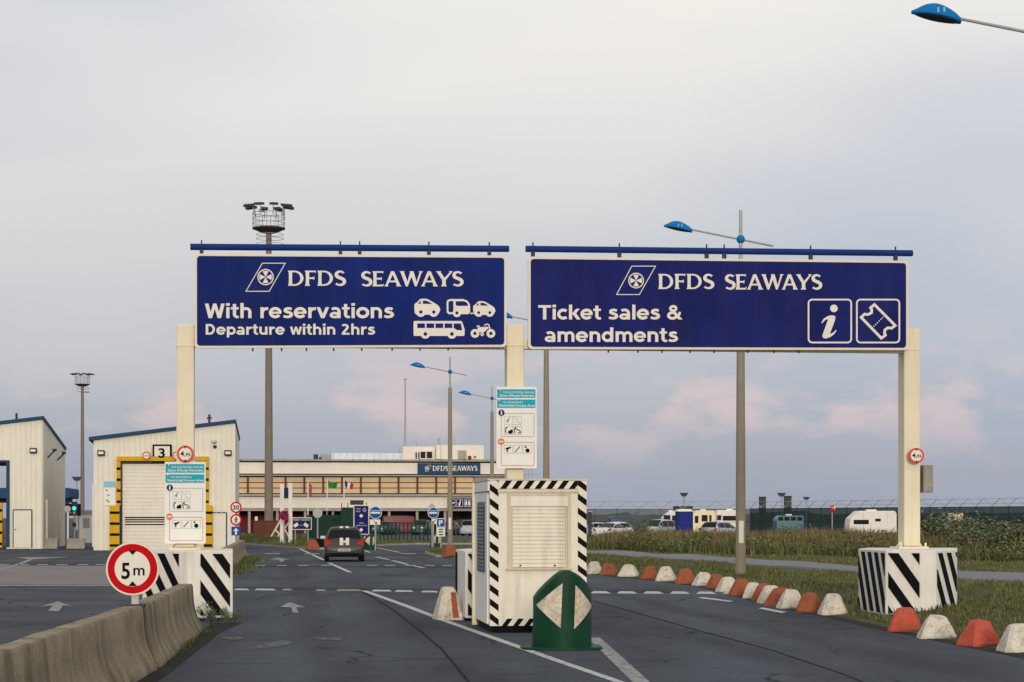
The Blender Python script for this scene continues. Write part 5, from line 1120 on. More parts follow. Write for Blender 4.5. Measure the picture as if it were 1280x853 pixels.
# ================================================================== SIGNS, FLAGS AND FENCES AROUND THE TERMINAL
def post(pl, par, u, v, r=0.045, m='steel', y=0.06):
    t, z = pl.pt(u, v); return MB().tube((t, y, 0), (t, y, z), r, n=8).build('post', m, par)
pl = Plane(295, 100); o = pl.thing('sign_post', 'post with 30 limit, no pedestrians and blue arrow signs beside shed', 'sign')
post(pl, o, 295, 628)
a = pl.circ(o, 'limit_sign', 'red', 295, 634.5, 7.2, 0.05, 0.04); pl.circ(a, 'disc', 'sign_white', 295, 634.5, 5.3, 0.056); pl.text(a, 'lettering', 'black', '30', 291.0, 299.0, 631.8, 637.4, 0.062, 0.02)
a = pl.circ(o, 'pedestrian_ban', 'red', 295, 650, 7.2, 0.05, 0.04); pl.circ(a, 'disc', 'sign_white', 295, 650, 5.3, 0.056); pl.circ(a, 'pictogram', 'black', 295.2, 646.7, 0.9, 0.062, n=10)
for p in ([(295.2, 647.4), (295, 651)], [(295, 650.6), (293.3, 653.9)], [(295, 650.6), (296.8, 653.9)], [(295, 648.2), (293.2, 650.3)], [(295.2, 648.2), (297, 650)]): pl.line(a, 'pictogram', 'black', p, 1.0, 0.062+random.uniform(0, .003))
a = pl.rect(o, 'arrow_sign', 'blue_disc', 289.3, 658.5, 300.7, 669.5, 0.05, 0.04); pl.poly(a, 'arrow', 'sign_white', [(295, 660), (298.6, 664), (296.2, 663.6), (296.2, 668.5), (293.8, 668.5), (293.8, 663.6), (291.4, 664)], 0.056)

pl = Plane(356, 136); o = pl.thing('white_portal', 'white two post portal with slanted braces in front of terminal', 'portal')
for u, vt in ((352.5, 605), (363, 604)): t, z = pl.pt(u, vt); MB().box(t-0.13, t+0.13, -0.13, 0.13, 0, z).build('post', 'white', o)
t, z = pl.pt(357.5, 614); MB().box(t-0.22, t+0.22, -0.06, 0.1, z-0.5, z+0.2).build('portal_box', 'navy', o)
for (ua, va), (ub, vb) in (((339, 671), (351, 650)), ((347.5, 671), (352, 664)), ((361, 671), (353, 657)), ((344, 662), (349, 668)), ((354, 663), (362, 652))):
    t1_, z1_ = pl.pt(ua, va); t2_, z2_ = pl.pt(ub, vb); MB().tube((t1_, 0, max(z1_, 0.06)), (t2_, 0, z2_), 0.055, n=8).build('brace', 'white', o)
for v in (622, 633): t1_, z1_ = pl.pt(353.6, v); t2_, _ = pl.pt(362, v); MB().box(t1_, t2_, -0.04, 0.04, z1_-0.05, z1_+0.05).build('rung', 'white', o)
pl = Plane(355, 134); o = pl.thing('no_parking_sign', 'round red and blue no parking sign on the white portal', 'sign')
pl.circ(o, 'rim', 'red', 355, 644.5, 6.2, 0.05, 0.04); pl.circ(o, 'disc', 'navy', 355, 644.5, 4.7, 0.06); pl.line(o, 'bar', 'red', [(351.8, 641.3), (358.2, 647.7)], 1.3, 0.07); post(pl, o, 355, 640, 0.04)
pl = Plane(377, 132); o = pl.thing('ticket_sign', 'small dark blue board with two white cards left of the car', 'sign')
pl.rect(o, 'border', 'sign_white', 364.8, 647, 389.6, 662.5, 0.02, 0.06, r=1); f2 = pl.rect(o, 'board', 'navy', 365.7, 647.9, 388.7, 661.6, 0.028, 0.006)
pl.text(f2, 'lettering', 'sign_white', 'FERRY TICKETS', 366.8, 387.5, 648.9, 651.2, 0.034, 0.0, res=2)
for c, a in (((370, 656.6), -35), ((382.5, 656.6), 35)):
    ca, sa = math.cos(R(a)), math.sin(R(a)); pl.poly(f2, 'card', 'sign_white', [(c[0]+x*ca-y*sa, c[1]+x*sa+y*ca) for x, y in ((-3, -2), (3, -2), (3, 2), (-3, 2))], 0.034)
pl.circ(f2, 'dot', 'sign_white', 376.2, 656.8, 0.6, 0.034, n=8)
for u in (369, 385): post(pl, o, u, 662.5, 0.04)
pl = Plane(397, 128); o = pl.thing('round_sign', 'grey back of an eight sided sign left of green hoarding', 'sign')
pl.poly(o, 'disc', 'sign_grey', [(397+6.3*math.cos(R(22.5+45*i)), 641.5+6.3*math.sin(R(22.5+45*i))) for i in range(8)], 0.03, 0.03); post(pl, o, 397, 645, 0.05)

pl = Plane(451, 122); o = pl.thing('lane_board', 'tall violet board with two white diamonds behind the dark car', 'sign')
pl.rect(o, 'border', 'sign_border', 441.8, 631.5, 461.5, 668.5, 0.02, 0.06); f2 = pl.rect(o, 'board', 'sign_purple', 442.9, 632.6, 460.4, 667.5, 0.028, 0.006)
pl.text(f2, 'lettering', 'sign_white', 'TICKET', 445, 451, 635.5, 637.1, 0.034, 0.0, res=2); pl.text(f2, 'lettering', 'sign_white', 'SALES', 445, 450.5, 638.6, 640.2, 0.034, 0.0, res=2)
pl.text(f2, 'lettering', 'sign_white', 'WITH', 449, 454.5, 653.4, 655.0, 0.034, 0.0, res=2); pl.text(f2, 'lettering', 'sign_white', 'RESERVATIONS', 445, 458.8, 656.5, 657.8, 0.034, 0.0, res=2)
for v in (645, 662.5): pl.poly(f2, 'diamond', 'sign_white', [(451.5, v-2.5), (454, v), (451.5, v+2.5), (449, v)], 0.034)
pl.line(f2, 'card', 'sign_white', [(453.5, 637.2), (456, 635.4), (457.6, 638), (455.2, 640)], 0.5, 0.034, closed=True)
for u in (444, 459): post(pl, o, u, 668, 0.05)
pl.rect(o, 'top_box', 'dark_steel', 438, 625.5, 454.5, 631.2, 0.0, 0.5)

def blue_round(label, u, v, r, Y, arrow, pl_rect):
    pl = Plane(u, Y); o = pl.thing('customs_sign', label, 'sign')
    pl.circ(o, 'rim', 'sign_white', u, v, r, 0.04, 0.04, n=36); pl.circ(o, 'disc', 'blue_disc', u, v, r*0.90, 0.048, 0.006, n=36)
    pl.rect(o, 'bar', 'sign_white', u-r*0.74, v-0.9, u+r*0.74, v+1.3, 0.054); pl.rect(o, 'bar', 'cyan_pale', u-r*0.66, v-3.0, u+r*0.66, v-2.0, 0.054)
    a = pl.rect(o, 'arrow_plate', 'sign_white', *pl_rect, 0.04, 0.03); x0, y0, x1, y1 = pl_rect; cx, cy = (x0+x1)/2, (y0+y1)/2; s_ = arrow
    pl.line(a, 'arrow', 'black', [(cx-1.8*s_, cy-1.8), (cx+1.6*s_, cy+1.6)], 0.8, 0.046); pl.poly(a, 'arrow', 'black', [(cx+2.6*s_, cy+2.6), (cx+2.2*s_, cy-0.4), (cx-0.4*s_, cy+2.2)], 0.048)
    post(pl, o, u, v, 0.05); return o
blue_round('blue round sign with white bar above the small nose beside car', 469.3, 641, 8.0, 115, 1, (462.3, 649.6, 475.3, 656.2))
blue_round('blue round sign with white bar left of the parking sign', 541.6, 641.2, 7.0, 122, -1, (539.5, 648.8, 545.6, 655))
pl = Plane(541, 123.5); o = pl.thing('shield_sign', 'grey pointed back of a sign behind the right blue disc', 'sign'); pl.poly(o, 'plate', 'sign_grey', [(535.2, 637), (535.6, 633.5), (540, 628.8), (544.4, 633.5), (544.8, 637)], 0, 0.04); post(pl, o, 540, 634)
pl = Plane(551, 108); o = pl.thing('parking_sign', 'blue parking sign with vehicle plate left of the lamp post', 'sign')
a = pl.rect(o, 'border', 'sign_white', 545.3, 648, 556.5, 659.2, 0.04, 0.04); pl.rect(a, 'board', 'blue_disc', 546.1, 648.8, 555.7, 658.4, 0.048, 0.006); pl.text(a, 'lettering', 'sign_white', 'P', 548.6, 553.4, 650.4, 657.0, 0.056, 0.03)
a = pl.rect(o, 'vehicle_plate', 'sign_white', 545.5, 659.6, 556.4, 670.8, 0.04, 0.04)
for v in (661.6, 664.8, 668.2): pl.poly(a, 'pictogram', 'dark_steel', [(547.6, v+1), (548.4, v-0.2), (550, v-0.6), (552.6, v-0.5), (554.4, v+0.3), (554.6, v+1)], 0.048)
post(pl, o, 551.2, 671)

# flags
def flag(label, u, vt, Y, cols, fl, droop):
    X, z = xz(u, vt, Y); o = thing('flag_pole', label, 'flag', (X, Y, 0)); MB().tube((0, 0, 0), (0, 0, z), 0.07, 0.05, n=8).build('pole', 'white', o)
    n = 12; Wf, Hf = fl
    for c in range(len(cols)):
        mb = MB()
        for i in range(n//len(cols)+1):
            t = (c*(n//len(cols))+i)/n
            for j in range(5):
                s_ = j/4; mb.v.append((0.08+Wf*t*(0.95-0.15*s_), 0.12*math.sin(7*t+2*s_), z-0.1-Hf*s_-droop*t**1.3-0.10*math.sin(5*t)))
        m_ = n//len(cols)
        for i in range(m_):
            for j in range(4): mb.f.append((i*5+j, i*5+j+1, (i+1)*5+j+1, (i+1)*5+j))
        mb.build('flag_cloth', cols[c], o, smooth=True)
flag('faded rose flag hanging limp on pole in front of terminal', 385, 601, 205, ['flag_rose'], (0.35, 1.3), 0.5)
flag('green flag on a white pole in front of terminal', 409, 599.5, 200, ['flag_green'], (1.0, 0.62), 0.35)
flag('french tricolour flag on a white pole in front of terminal', 430, 599, 205, ['flag_blue', 'flag_white', 'flag_red'], (0.95, 0.60), 0.55)

# dark green hoarding and railings
def hoard(label, name, u0, u1, vt, Y, posts):
    pl = Plane((u0+u1)/2, Y); o = pl.thing(name, label, 'fence'); t0, zt = pl.pt(u0, vt); t1, _ = pl.pt(u1, vt); n = posts
    for k in range(n): a = lerp(t0, t1, k/n); MB().box(a+0.03, a+(t1-t0)/n-0.03, 0, 0.05, 0.08, zt).build('panel', 'fence_green', o)
    for k in range(n+1): a = lerp(t0, t1, k/n); MB().box(a-0.029, a+0.029, -0.03, 0.06, 0, zt+0.35).build('post', 'fence_green', o)
hoard('dark green board hoarding behind the violet lane board', 'hoarding', 427, 458, 634.5, 150, 4)
hoard('lower dark green hoarding beside the round grey sign', 'hoarding', 384, 426, 644, 152, 5)
def railing(label, P, Q, h, sp, m='fence_green', mesh=None, name='railing', top=None):
    P, Q = Vector((*P, 0)), Vector((*Q, 0)); L_ = (Q-P).length; o = thing(name, label, 'fence', P, math.atan2((Q-P).y, (Q-P).x)); n = max(1, round(L_/sp))
    for k in range(n+1): MB().tube((L_*k/n, 0, 0), (L_*k/n, 0, h), 0.045, n=6).build('post', m, o)
    for z in (h-0.05, h*0.5, 0.15): MB().tube((0, 0, z), (L_, 0, z), 0.03, n=6).build('rail', m, o)
    if mesh:
        for k in range(n): MB().box(L_*k/n+0.05, L_*(k+1)/n-0.05, -0.006, 0.006, 0.06, h-0.08).build('mesh_panel', mesh, o)
    if top:
        mb = MB()
        for k in range(n*2):
            a, b_ = L_*k/(2*n), L_*(k+1)/(2*n); zs = (h, h+top) if k % 2 == 0 else (h+top, h)
            mb.tube((a, 0, zs[0]), (b_, 0, zs[1]), 0.035, n=5)
        for zz_ in (0.35, 0.95): mb.tube((0, 0, h+top*zz_), (L_, 0, h+top*zz_), 0.02, n=5)
        mb.build('barbed_top', 'steel', o)
    return o
railing('green railing in front of the parked cars under terminal', ((475-640)/F*150, 150), ((540-640)/F*146, 146), 1.55, 0.45)
railing('green railing left of the dark hoarding', ((366-640)/F*155, 155), ((384-640)/F*155, 155), 1.7, 0.5)
railing('grey mesh security fence beyond the car park right of booth', ((690-640)/F*236, 236), ((938-640)/F*228, 228), 2.9, 2.6, 'dark_steel', 'mesh_grey', 'security_fence', 0.9)
hf = railing('tall dark green security fence with barbed top along the right horizon', ((938-640)/F*228, 228), ((1420-640)/F*170, 170), 2.95, 2.4, 'fence_green', 'mesh_green', 'security_fence', 0.75)
pl = Plane(739, 168); o = pl.thing('gate_post', 'dark grey gate post right of the booth by parked cars', 'post'); pl.rect(o, 'leaf', 'dark_steel', 735.5, 640, 739.6, 674, 0, 0.25); pl.rect(o, 'leaf_cap', 'steel', 735.3, 639.2, 739.8, 639.9, 0.02, 0.3)
pl = Plane(1040, 168); o = pl.thing('warning_sign', 'small red and white sign in the scrub before the fence', 'sign'); pl.circ(o, 'disc', 'red', 1040.5, 634.5, 2.8, 0.04, 0.03); pl.rect(o, 'plate', 'red', 1038.6, 637.6, 1042.4, 641, 0.04, 0.03); pl.rect(o, 'bar', 'sign_white', 1039.2, 634, 1041.8, 635, 0.05); pl.rect(o, 'bar', 'sign_white', 1042.6, 632.4, 1043.8, 637, 0.05); post(pl, o, 1040.5, 634)
pl = Plane(856, 168); o = pl.thing('portable_cabin', 'dark blue upright cabin with white domed roof between the campers', 'cabin')
t0, zt = pl.pt(847.5, 639.5); t1, _ = pl.pt(865.5, 640); MB().box(t0, t1, 0, 1.2, 0.05, zt).build('wall', 'flag_blue', o)
for t in (t0-0.04, t1-0.06): MB().box(t, t+0.1, -0.06, 0.04, 0.0, zt).build('corner_post', 'navy', o)
MB().loft([[(t0-.06, -.08, zt), (t1+.06, -.08, zt), (t1+.06, 1.28, zt), (t0-.06, 1.28, zt)], [(t0+.1, .15, zt+.2), (t1-.1, .15, zt+.2), (t1-.1, 1.0, zt+.2), (t0+.1, 1.0, zt+.2)]]).build('roof', 'white', o)
pl = Plane(857, 240); o = pl.thing('far_hut', 'dark flat roofed hut far behind the blue cabin', 'hut'); pl.rect(o, 'wall', 'trim_blue', 849, 636, 865, 668, 0, 3); pl.rect(o, 'roof', 'dark_steel', 848, 633, 866, 635.9, 0.2, 3.5)

# ================================================================== VEHICLES
PROF = {
 'hatch': dict(st=[(-2.0,.72,.36,.56,.62,.61),(-1.96,.80,.28,.62,.72,.68),(-1.93,.83,.24,.82,.76,.90),(-1.88,.845,.22,.95,.70,1.00),(-1.62,.855,.2,.97,.615,1.34),(-1.42,.855,.2,.97,.59,1.44),(-.6,.86,.2,.95,.58,1.485),(.3,.86,.2,.93,.57,1.43),(1.05,.85,.2,.93,.66,.98),(1.6,.83,.2,.80,.70,.86),(1.9,.78,.22,.66,.66,.72),(2.0,.66,.3,.55,.50,.60)],
   rear=(3, 5), front=(7, 8), side=(4, 8), wheels=(-1.25, 1.25), wr=.31, lights=.80, plate=.60),
 'sedan': dict(st=[(-2.3,.70,.36,.60,.62,.66),(-2.26,.80,.27,.70,.72,.78),(-2.2,.85,.22,.90,.74,.95),(-1.5,.88,.2,.95,.70,1.01),(-.75,.89,.2,.95,.57,1.38),(-.2,.89,.2,.94,.57,1.43),(.35,.89,.2,.93,.56,1.40),(1.05,.88,.2,.92,.68,.97),(1.8,.85,.2,.80,.72,.87),(2.15,.78,.22,.66,.66,.74),(2.3,.66,.3,.55,.52,.60)],
   rear=(3, 4), front=(6, 7), side=(3, 7), wheels=(-1.4, 1.42), wr=.32, lights=.78, plate=.72),
 'mpv': dict(st=[(-2.1,.74,.36,.60,.66,.66),(-2.06,.82,.26,.80,.76,.86),(-2.0,.86,.22,1.0,.74,1.06),(-1.8,.88,.2,1.02,.66,1.50),(-1.5,.88,.2,1.02,.63,1.60),(-.4,.88,.2,1.0,.62,1.64),(.45,.88,.2,.98,.61,1.58),(1.25,.87,.2,.98,.70,1.04),(1.75,.84,.2,.84,.74,.92),(2.0,.78,.22,.70,.66,.76),(2.1,.66,.3,.58,.5,.62)],
   rear=(2, 4), front=(6, 7), side=(3, 7), wheels=(-1.3, 1.35), wr=.33, lights=.95, plate=.72),
 'van': dict(st=[(-2.5,.86,.4,.9,.84,1.9),(-2.46,.94,.3,1.15,.86,2.2),(-2.3,.96,.25,1.2,.86,2.28),(0.6,.96,.25,1.2,.86,2.30),(1.2,.96,.25,1.15,.84,2.22),(1.95,.95,.25,1.12,.80,1.30),(2.4,.90,.25,.95,.80,1.05),(2.5,.76,.35,.7,.66,.8)],
   rear=None, front=(4, 5), side=(4, 5), wheels=(-1.6, 1.6), wr=.34, lights=1.0, plate=.72)}
def car(label, kind_, X, Y, ang, paint, z=0.0, lit=False, stripes=False, sc=1.0, cat='car', group='parked cars'):
    p = PROF[kind_]; o = thing({'van': 'parked_van'}.get(kind_, 'parked_car') if not stripes else 'car', label, cat, (X, Y, z), ang, group); o.scale = (sc, sc, sc)
    rings = []
    for x, w, zb, zc, wr, zr in p['st']:
        h_ = [(0, zb), (.86*w, zb), (.97*w, zb+.07), (w, zb+.45*(zc-zb)), (w*.99, zc-.06), (w*.955, zc), (wr+.045, max(zc+.01, zr-.085)), (wr, max(zc+.02, zr-.035)), (wr*.8, zr), (0, zr+.015)]
        rings.append([(x, y, q) for y, q in h_]+[(x, -y, q) for y, q in h_[-2:0:-1]])
    mb = MB().loft(rings); n = len(rings[0]); body = mb.build('body', BODY[paint], o, smooth=True)
    def glass(name, s0, s1, segs, push=0.008, inset=0.0):
        g = MB()
        for k in range(s0, s1):
            for i in segs:
                q = [Vector(rings[k][i]), Vector(rings[k][(i+1) % n]), Vector(rings[k+1][(i+1) % n]), Vector(rings[k+1][i])]
                nn = (q[1]-q[0]).cross(q[3]-q[0]); nn = nn.normalized() if nn.length > 1e-9 else Vector((0, 0, 1)); c = sum(q, Vector())/4
                if nn.dot(c-Vector((c.x, 0, 0.75))) < 0: nn = -nn
                g.add([tuple(c+(v_-c)*(1-inset)+nn*push) for v_ in q], [(0, 1, 2, 3)])
        return g.build(name, 'glass_dark', body)
    topseg = [7, 8, 9, 10]
    if p['rear']: glass('rear_window', *p['rear'], topseg)
    glass('windscreen', *p['front'], topseg)
    for segs in ([5], [12]): 
        for k in range(*p['side']): glass('side_window', k, k+1, segs, 0.008, 0.07)
    for wx in p['wheels']:
        for sy in (-1, 1):
            y = sy*(p['st'][5][1]-.10); w_ = MB().tube((wx, y-.10, p['wr']), (wx, y+.10, p['wr']), p['wr'], n=18).build('wheel', 'tyre', o); MB().tube((wx, y+sy*.102, p['wr']), (wx, y+sy*.11, p['wr']), p['wr']*.62, n=14).build('rim', 'rim', w_)
            MB().tube((wx, y-.06, p['wr']+.01), (wx, y+sy*.055, p['wr']+.01), p['wr']*1.16, n=18).build('wheel_arch', 'tyre', o)
    xr = p['st'][0][0]; w = p['st'][2][1]; zl_ = p['lights']
    for sy in (-1, 1):
        tl_ = MB().loft([[(xr+.015, sy*(w-.30), zl_-.03), (xr+.05, sy*(w-.02), zl_-.12), (xr+.34, sy*(w+.022), zl_+.16), (xr+.06, sy*(w-.05), zl_+.17), (xr+.02, sy*(w-.21), zl_+.09)],
                         [(xr+.30, sy*(w-.30), zl_-.10), (xr+.30, sy*(w-.05), zl_-.06), (xr+.36, sy*(w-.05), zl_+.12), (xr+.30, sy*(w-.05), zl_+.15), (xr+.30, sy*(w-.22), zl_+.06)]]).build('tail_light', 'tail' if lit else 'tail_off', o)
        xf = p['st'][-1][0]; MB().box(xf-.22, xf-.035, sy*.42-.17, sy*.42+.17, zl_-.24, zl_-.09).build('headlight', 'headlamp', o, bevel=0.03)
        k = p['front'][1]; mx_, mw, mz = p['st'][k][0]-.15, p['st'][k][1], p['st'][k][3]; MB().box(mx_-.09, mx_+.09, sy*(mw+.03)-.07, sy*(mw+.11)+.07, mz+.01, mz+.15).build('wing_mirror', 'white' if stripes else BODY[paint], o, bevel=0.03)
    pz = p['plate']-.14 if not stripes else .50
    pt_ = MB().box(xr-.028, xr+.03, -.26, .26, pz-.055, pz+.055).build('number_plate', 'plate', o)
    if stripes:
        for k in range(7): y = .19-k*.062; MB().box(xr-.033, xr-.0285, y-.018, y+.018, pz-.032, pz+.032).build('plate_character', 'dark_steel', pt_)
        MB().box(xr-.012, xr+.3, -.60, .60, .20, .37).build('rear_valance', 'black', o, bevel=0.04)
        MB().box(xr-.03, xr+.1, -.78, .78, .36, .43).build('bumper_lip', BODY[paint], o, bevel=0.03)
        st = p['st']
        for sy in (-1, 1):
            y0_, y1_ = sy*.05, sy*.20
            mb = MB(); path = [(-2.005+.05, .78), (-1.935+.03, .885), (-1.885, 1.012)]
            pth = [(-1.955, .70), (-1.945, .89), (-1.90, 1.015)]
            for x, zz_ in pth: mb.v += [(x-.012, y0_, zz_+.01), (x-.012, y1_, zz_+.006)]
            for i in range(len(pth)-1): mb.f.append((2*i, 2*i+1, 2*i+3, 2*i+2))
            mb.build('white_stripe', 'white', body)
            mb = MB(); pth = [(st[i][0], st[i][5]+.03) for i in (5, 6, 7)]; pth = [(-1.47, 1.44)]+pth
            for x, zz_ in pth: mb.v += [(x, y0_, zz_), (x, y1_, zz_-.006)]
            for i in range(len(pth)-1): mb.f.append((2*i, 2*i+1, 2*i+3, 2*i+2))
            mb.build('white_stripe', 'white', body)
        MB().tube((-1.94, 0, .86), (-1.965, 0, .86), .045, n=12).build('badge', 'rim', o)
        MB().box(-1.99, -1.93, -.07, .07, 1.01, 1.03).build('rear_wiper', 'black', o)
        MB().tube((-1.0, 0, 1.49), (-1.15, 0, 1.72), .008, n=5).build('aerial', 'black', o)
    return o
x, y = ground_at(425, 702.5); car('dark bronze hatchback with twin white stripes driving away on the road', 'hatch', x, y+2.0, R(90)+ROAD*0.8, 'bronze', 0.005, lit=True, stripes=True, group='cars on the road')
def at(u, Y): return ((u-CU)/F*Y, Y)
car('white saloon nearest the booth, seen from its rear corner', 'sedan', *at(766, 176), R(62), 'white', sc=1.0)
car('white hatchback half hidden behind the white saloon', 'hatch', *at(764, 186), R(200), 'white')
car('low pale car at the left end of the parking row', 'sedan', *at(744, 192), R(190), 'silver')
car('dark blue van parked behind the white saloon', 'van', *at(789, 190), R(10), 'navy', sc=0.86, cat='van')
car('silver people carrier facing the road left of the campers', 'mpv', *at(822, 178), R(236), 'silver', sc=1.05)
car('silver hatchback parked in front of the cream motorhome', 'hatch', *at(901, 170), R(52), 'silver', sc=1.05)
for (u, Y, a, k, pnt, lab) in ((481, 217, 250, 'hatch', 'green', 'dark green car with white plate under the terminal, leftmost'), (504, 222, 10, 'van', 'red', 'red van parked under the terminal building'), (527, 216, 262, 'mpv', 'green', 'dark green people carrier right of the red van under terminal'),
                          (562, 214, 262, 'hatch', 'black', 'black hatchback behind the lamp post under terminal'), (575, 219, 240, 'mpv', 'black', 'big black car right of the lamp post under terminal'), (592, 208, 75, 'mpv', 'silver', 'silver grey car at the booth edge under terminal')):
    car(lab, k, *at(u, Y), R(a), pnt, sc=0.9 if k == 'van' else 1.0, cat='van' if k == 'van' else 'car')
def camper(label, name, u0, u1, vt, Y, m, wins, band=None, roundl=0.5, roundr=0.3, depth=2.1):
    pl = Plane((u0+u1)/2, Y, R(2)); o = pl.thing(name, label, 'camper', 'campers parked before the fence' if name != 'minibus' else 'vans by the fence'); a, zt = pl.pt(u0, vt); b_, _ = pl.pt(u1, vt)
    out_ = [(a, 0.55), (b_, 0.55), (b_, zt-roundr), (b_-roundr*0.6, zt), (a+roundl, zt), (a+0.08, zt-roundl*0.8), (a, zt-roundl*1.4)]
    body = MB().prism(out_, 0, depth).build('body', m, o, bevel=0.05)
    for w0, w1, v0, v1 in wins: pl.rect(o, 'window', 'glass_dark', w0, v0, w1, v1, 0.02, 0.03, r=0.8)
    if band: pl.rect(o, 'colour_band', band[0], u0+1, band[1], u1-1, band[2], 0.012, 0.01)
    for f in (0.22, 0.8): t = lerp(a, b_, f); MB().tube((t, 0.05, 0.33), (t, 0.3, 0.33), 0.33, n=16).build('wheel', 'tyre', o)
    MB().box(a+.1, b_-.1, 0.15, depth-.1, 0.30, 0.56).build('underframe', 'dark_steel', o)
    MB().box(lerp(a, b_, .4), lerp(a, b_, .6), .6, 1.2, zt, zt+0.12).build('roof_hatch', 'white', o)
    return o
camper('white camper van with dark windscreen left of blue cabin', 'camper_van', 828, 851, 639.5, 180, 'white', [(829.5, 838, 644, 653), (840, 846, 644.5, 652)], roundl=0.7)
camper('cream motorhome with brown windows right of blue cabin', 'motorhome', 865.5, 895, 638.3, 176, BODY['cream'], [(868.5, 873, 645, 654), (877, 884.5, 644, 652), (886.6, 889.4, 644, 652)], roundl=0.4)
camper('white caravan behind the lamp post with long window', 'caravan', 896, 931, 637.8, 178, 'white', [(896.5, 901.5, 644.2, 650.5), (903.5, 922, 645, 651)], ('block_white', 652, 654), 0.2, 0.5)
camper('long white caravan alone in the scrub left of right column', 'caravan', 1062, 1121, 638.8, 165, 'white', [(1067, 1086, 650, 655.5), (1094, 1101, 648.5, 652)], None, 0.8, 0.25)
camper('teal blue minibus behind the scrub before the green fence', 'minibus', 970.5, 1005, 644.5, 186, BODY['teal'], [(973, 979, 646.5, 651), (980.5, 987, 646.5, 651), (988.5, 995, 646.5, 651), (996.5, 1003, 646.5, 651)], None, 0.35, 0.15)
pl = Plane(1198, 172); o = pl.thing('small_trailer', 'small pale trailer behind the shrubs right of the right column', 'trailer'); pl.rect(o, 'body', BODY['cream'], 1194, 641.5, 1204, 652, 0, 2.0, r=1); pl.rect(o, 'hitch', 'dark_steel', 1188, 652.2, 1206, 653.5, -0.2, 0.3)
pl = Plane(407, 118); o = pl.thing('litter_bin', 'small black bin on the turf left of the dark car', 'bin'); pl.rect(o, 'body', 'black', 394, 674, 405, 685, 0, 0.4); pl.rect(o, 'lid', 'dark_steel', 393.5, 673, 405.5, 674, 0.03, 0.46)
pl = Plane(320, 178); o = pl.thing('transformer_box', 'dark brown cabinet at foot of the tall light mast', 'cabinet'); pl.rect(o, 'body', 'mullion', 317, 652, 350, 672, 0, 1.6); pl.rect(o, 'top', 'dark_steel', 316.5, 651, 350.5, 652, 0.05, 1.7); pl.rect(o, 'meter', 'sign_white', 318.5, 646, 322, 650.9, -0.3, 0.3)

# ================================================================== VEGETATION
def blades(name, m, pos, h, w, lean, label, seg=2):
    """one triangle-strip blade for every root position (numpy arrays)"""
    n = len(pos); a = rng.uniform(0, 2*np.pi, n); la = rng.uniform(0, 2*np.pi, n); l = lean*h*rng.uniform(0.2, 1.0, n)
    dx, dy = np.cos(a)*w/2, np.sin(a)*w/2; lx, ly = np.cos(la)*l, np.sin(la)*l
    V = np.empty((n, 5, 3), np.float32)
    V[:, 0] = pos + np.stack([-dx, -dy, np.zeros(n)], 1); V[:, 1] = pos + np.stack([dx, dy, np.zeros(n)], 1)
    mid = pos + np.stack([lx*0.3, ly*0.3, h*0.6], 1)
    V[:, 2] = mid + np.stack([dx*0.7, dy*0.7, np.zeros(n)], 1); V[:, 3] = mid - np.stack([dx*0.7, dy*0.7, np.zeros(n)], 1)
    V[:, 4] = pos + np.stack([lx, ly, h], 1)
    base = np.arange(n)[:, None]*5
    quads = (base+np.array([0, 1, 2, 3])).astype(np.int32); tris = (base+np.array([3, 2, 4])).astype(np.int32)
    me = bpy.data.meshes.new(name); me.vertices.add(n*5); me.vertices.foreach_set('co', V.ravel())
    loops = np.concatenate([quads, tris], 1).ravel(); me.loops.add(len(loops)); me.loops.foreach_set('vertex_index', loops)
    st = np.empty(2*n, np.int32); st[0::2] = np.arange(n)*7; st[1::2] = np.arange(n)*7+4
    me.polygons.add(2*n); me.polygons.foreach_set('loop_start', st); me.update(calc_edges=True); me.validate()
    me.materials.append(M[m]); o = bpy.data.objects.new(name, me); COL.objects.link(o); kind(o, 'stuff', label); o['category'] = 'grass'; return o
def hvn(x, y): return np.array([hv(a, b_) for a, b_ in zip(x, y)])
def off_path(x, y):
    d = np.full(len(x), 9.0)
    for k in range(0, len(PATH), 4): d = np.minimum(d, np.hypot(x-PATH[k, 0], y-PATH[k, 1]))
    return d > 1.62
# short turf of the verge
n = 90000; y = 24+(rng.random(n)**1.25)*88; e_ = np.interp(y, EY, EX); x = e_+0.25+rng.random(n)**1.2*(0.30*y+2); k = off_path(x, y) & (x < 0.29*y+2); x, y = x[k], y[k]
pn = np.array([mnoise.noise((a*0.6, b_*0.3, 7)) for a, b_ in zip(x, y)])
k = rng.random(len(x)) < np.clip(0.75+pn*1.2, 0.15, 1); x, y = x[k], y[k]
pos = np.stack([x, y, hvn(x, y)-0.01], 1); hgt = rng.uniform(0.04, 0.13, len(x))*(1+0.5*(rng.random(len(x)) > 0.93)); wd = 0.014+y*0.00035
sel = rng.random(len(x)) < 0.72
blades('verge_grass', 'grass', pos[sel], hgt[sel], wd[sel], 0.7, 'short green grass of the verge beside the road'); blades('dry_grass', 'grass_dry', pos[~sel], hgt[~sel], wd[~sel], 0.9, 'dry straw coloured grass among the green verge')
